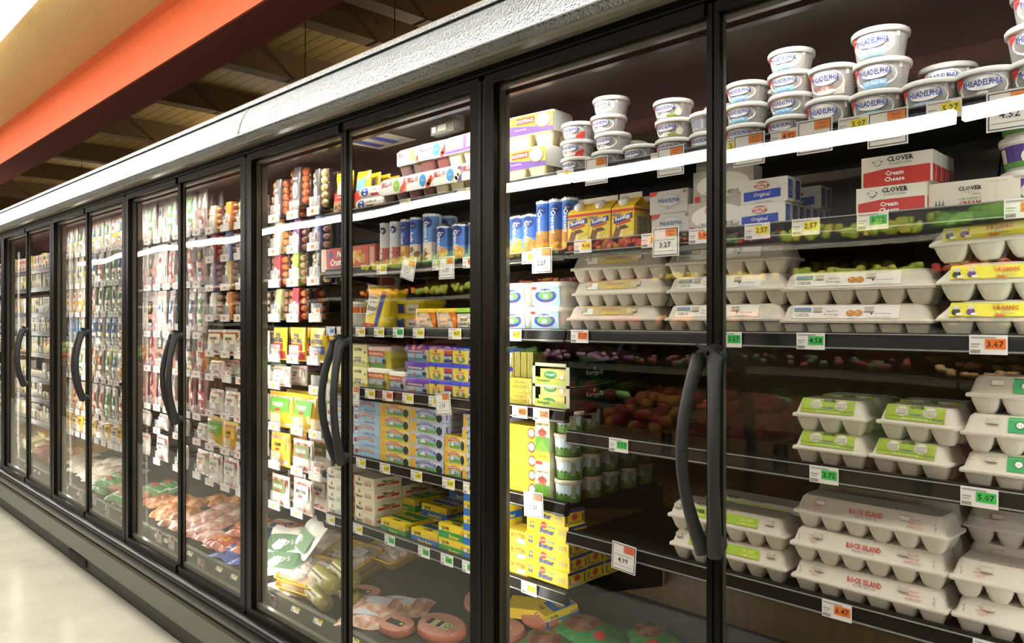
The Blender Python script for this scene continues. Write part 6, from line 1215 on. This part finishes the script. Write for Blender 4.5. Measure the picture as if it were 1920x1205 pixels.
# fifth and sixth doors
for px, py, k, r, l in ((430, 1075, 2, .3, .04), (385, 1062, 2, .2, .02), (452, 1040, 1, .2, .08), (400, 1030, 1, .1, .05), (368, 1035, 1, .2, .04), (440, 1005, 1, .3, .09), (455, 985, 1, .1, .1), (420, 1095, 3, .2, .0), (455, 1085, 3, .1, .0), (350, 1020, 0, .1, .05), (330, 1012, 0, .1, .04), (310, 1000, 0, .2, .04), (292, 992, 3, .3, .04),
                        (375, 1000, 0, .1, .06), (400, 985, 0, .0, .06), (430, 965, 0, .2, .06), (350, 985, 0, .1, .05), (372, 972, 0, .0, .06), (400, 955, 0, .1, .06), (335, 975, 3, .4, .06), (300, 965, 3, .2, .06), (275, 975, 3, .1, .05), (285, 945, 3, .0, .06), (320, 945, 3, .2, .07), (272, 950, 3, .2, .06), (345, 950, 3, .1, .05), (275, 925, 5, .2, .06), (300, 915, 5, .0, .05), (385, 935, 3, .0, .04), (430, 930, 3, .1, .04), (452, 960, 3, .3, .05)):
    deck(HDK[k], px, py, r + jit(.1), l)
# seventh, eighth doors
for px, py, k, r, l in ((190, 915, 5, .2, .06), (215, 905, 5, .3, .07), (200, 945, 5, .1, .03), (222, 950, 4, .1, .0), (180, 925, 5, 0, .02), (135, 885, 4, .2, .04), (150, 895, 4, .1, .03), (160, 905, 4, 0, .02), (130, 870, 4, .1, .05), (148, 875, 4, .2, .05), (163, 885, 4, 0, .05), (180, 885, 4, .2, .05), (195, 890, 4, .1, .06), (210, 885, 4, .0, .06), (225, 890, 4, .1, .05), (185, 870, 4, .2, .06), (205, 868, 4, 0, .06), (222, 870, 4, 0, .06), (140, 858, 4, 0, .05)):
    deck(HDK[k], px, py, r + jit(.1), l)
for px, py in ((190, 930), (212, 938), (205, 950)): deck(HAM, px, py, .1, .05, look='round ham in yellow wrap')
deck(CHX[2], 133, 848, .0, .05); deck(CHX[2], 152, 846, .0, .05)
for px, py, k, l in ((92, 868, 2, 0), (78, 862, 1, .02), (95, 848, 1, .03), (70, 850, 0, .03), (88, 835, 0, .05), (40, 838, 0, .0), (52, 845, 0, .05), (45, 822, 2, .03), (34, 812, 2, .03), (80, 822, 2, .09), (60, 830, 0, .03), (20, 815, 2, .0), (10, 800, 0, .0)): deck(CHX[k], px, py, 0, l)
# tags on the deck rail and cards in the door glass
_k = tag_kit('4.67', 'y')
for px, py in ((555, 1142), (597, 1166), (665, 1200), (357, 1037), (412, 1066), (440, 1065), (296, 1000), (312, 1012), (200, 958), (232, 968), (126, 910), (148, 922), (49, 871), (66, 880), (74, 885)):
    x, y = on_z(px, py, .41); put(_k, XA(px, .088), .080, .372, TD + ' rail', 0, 'yellow 4.67 price tag', rx=-.5)
for px, py in ((508, 1130), (376, 1061), (264, 998), (298, 1005), (321, 1017), (122, 911), (151, 927), (177, 936), (201, 957), (34, 867)):
    sale(px, py, 0, '4.97', TD + ' rail', 0, 0, '#c8602a', Y=.06)
finish_labels()
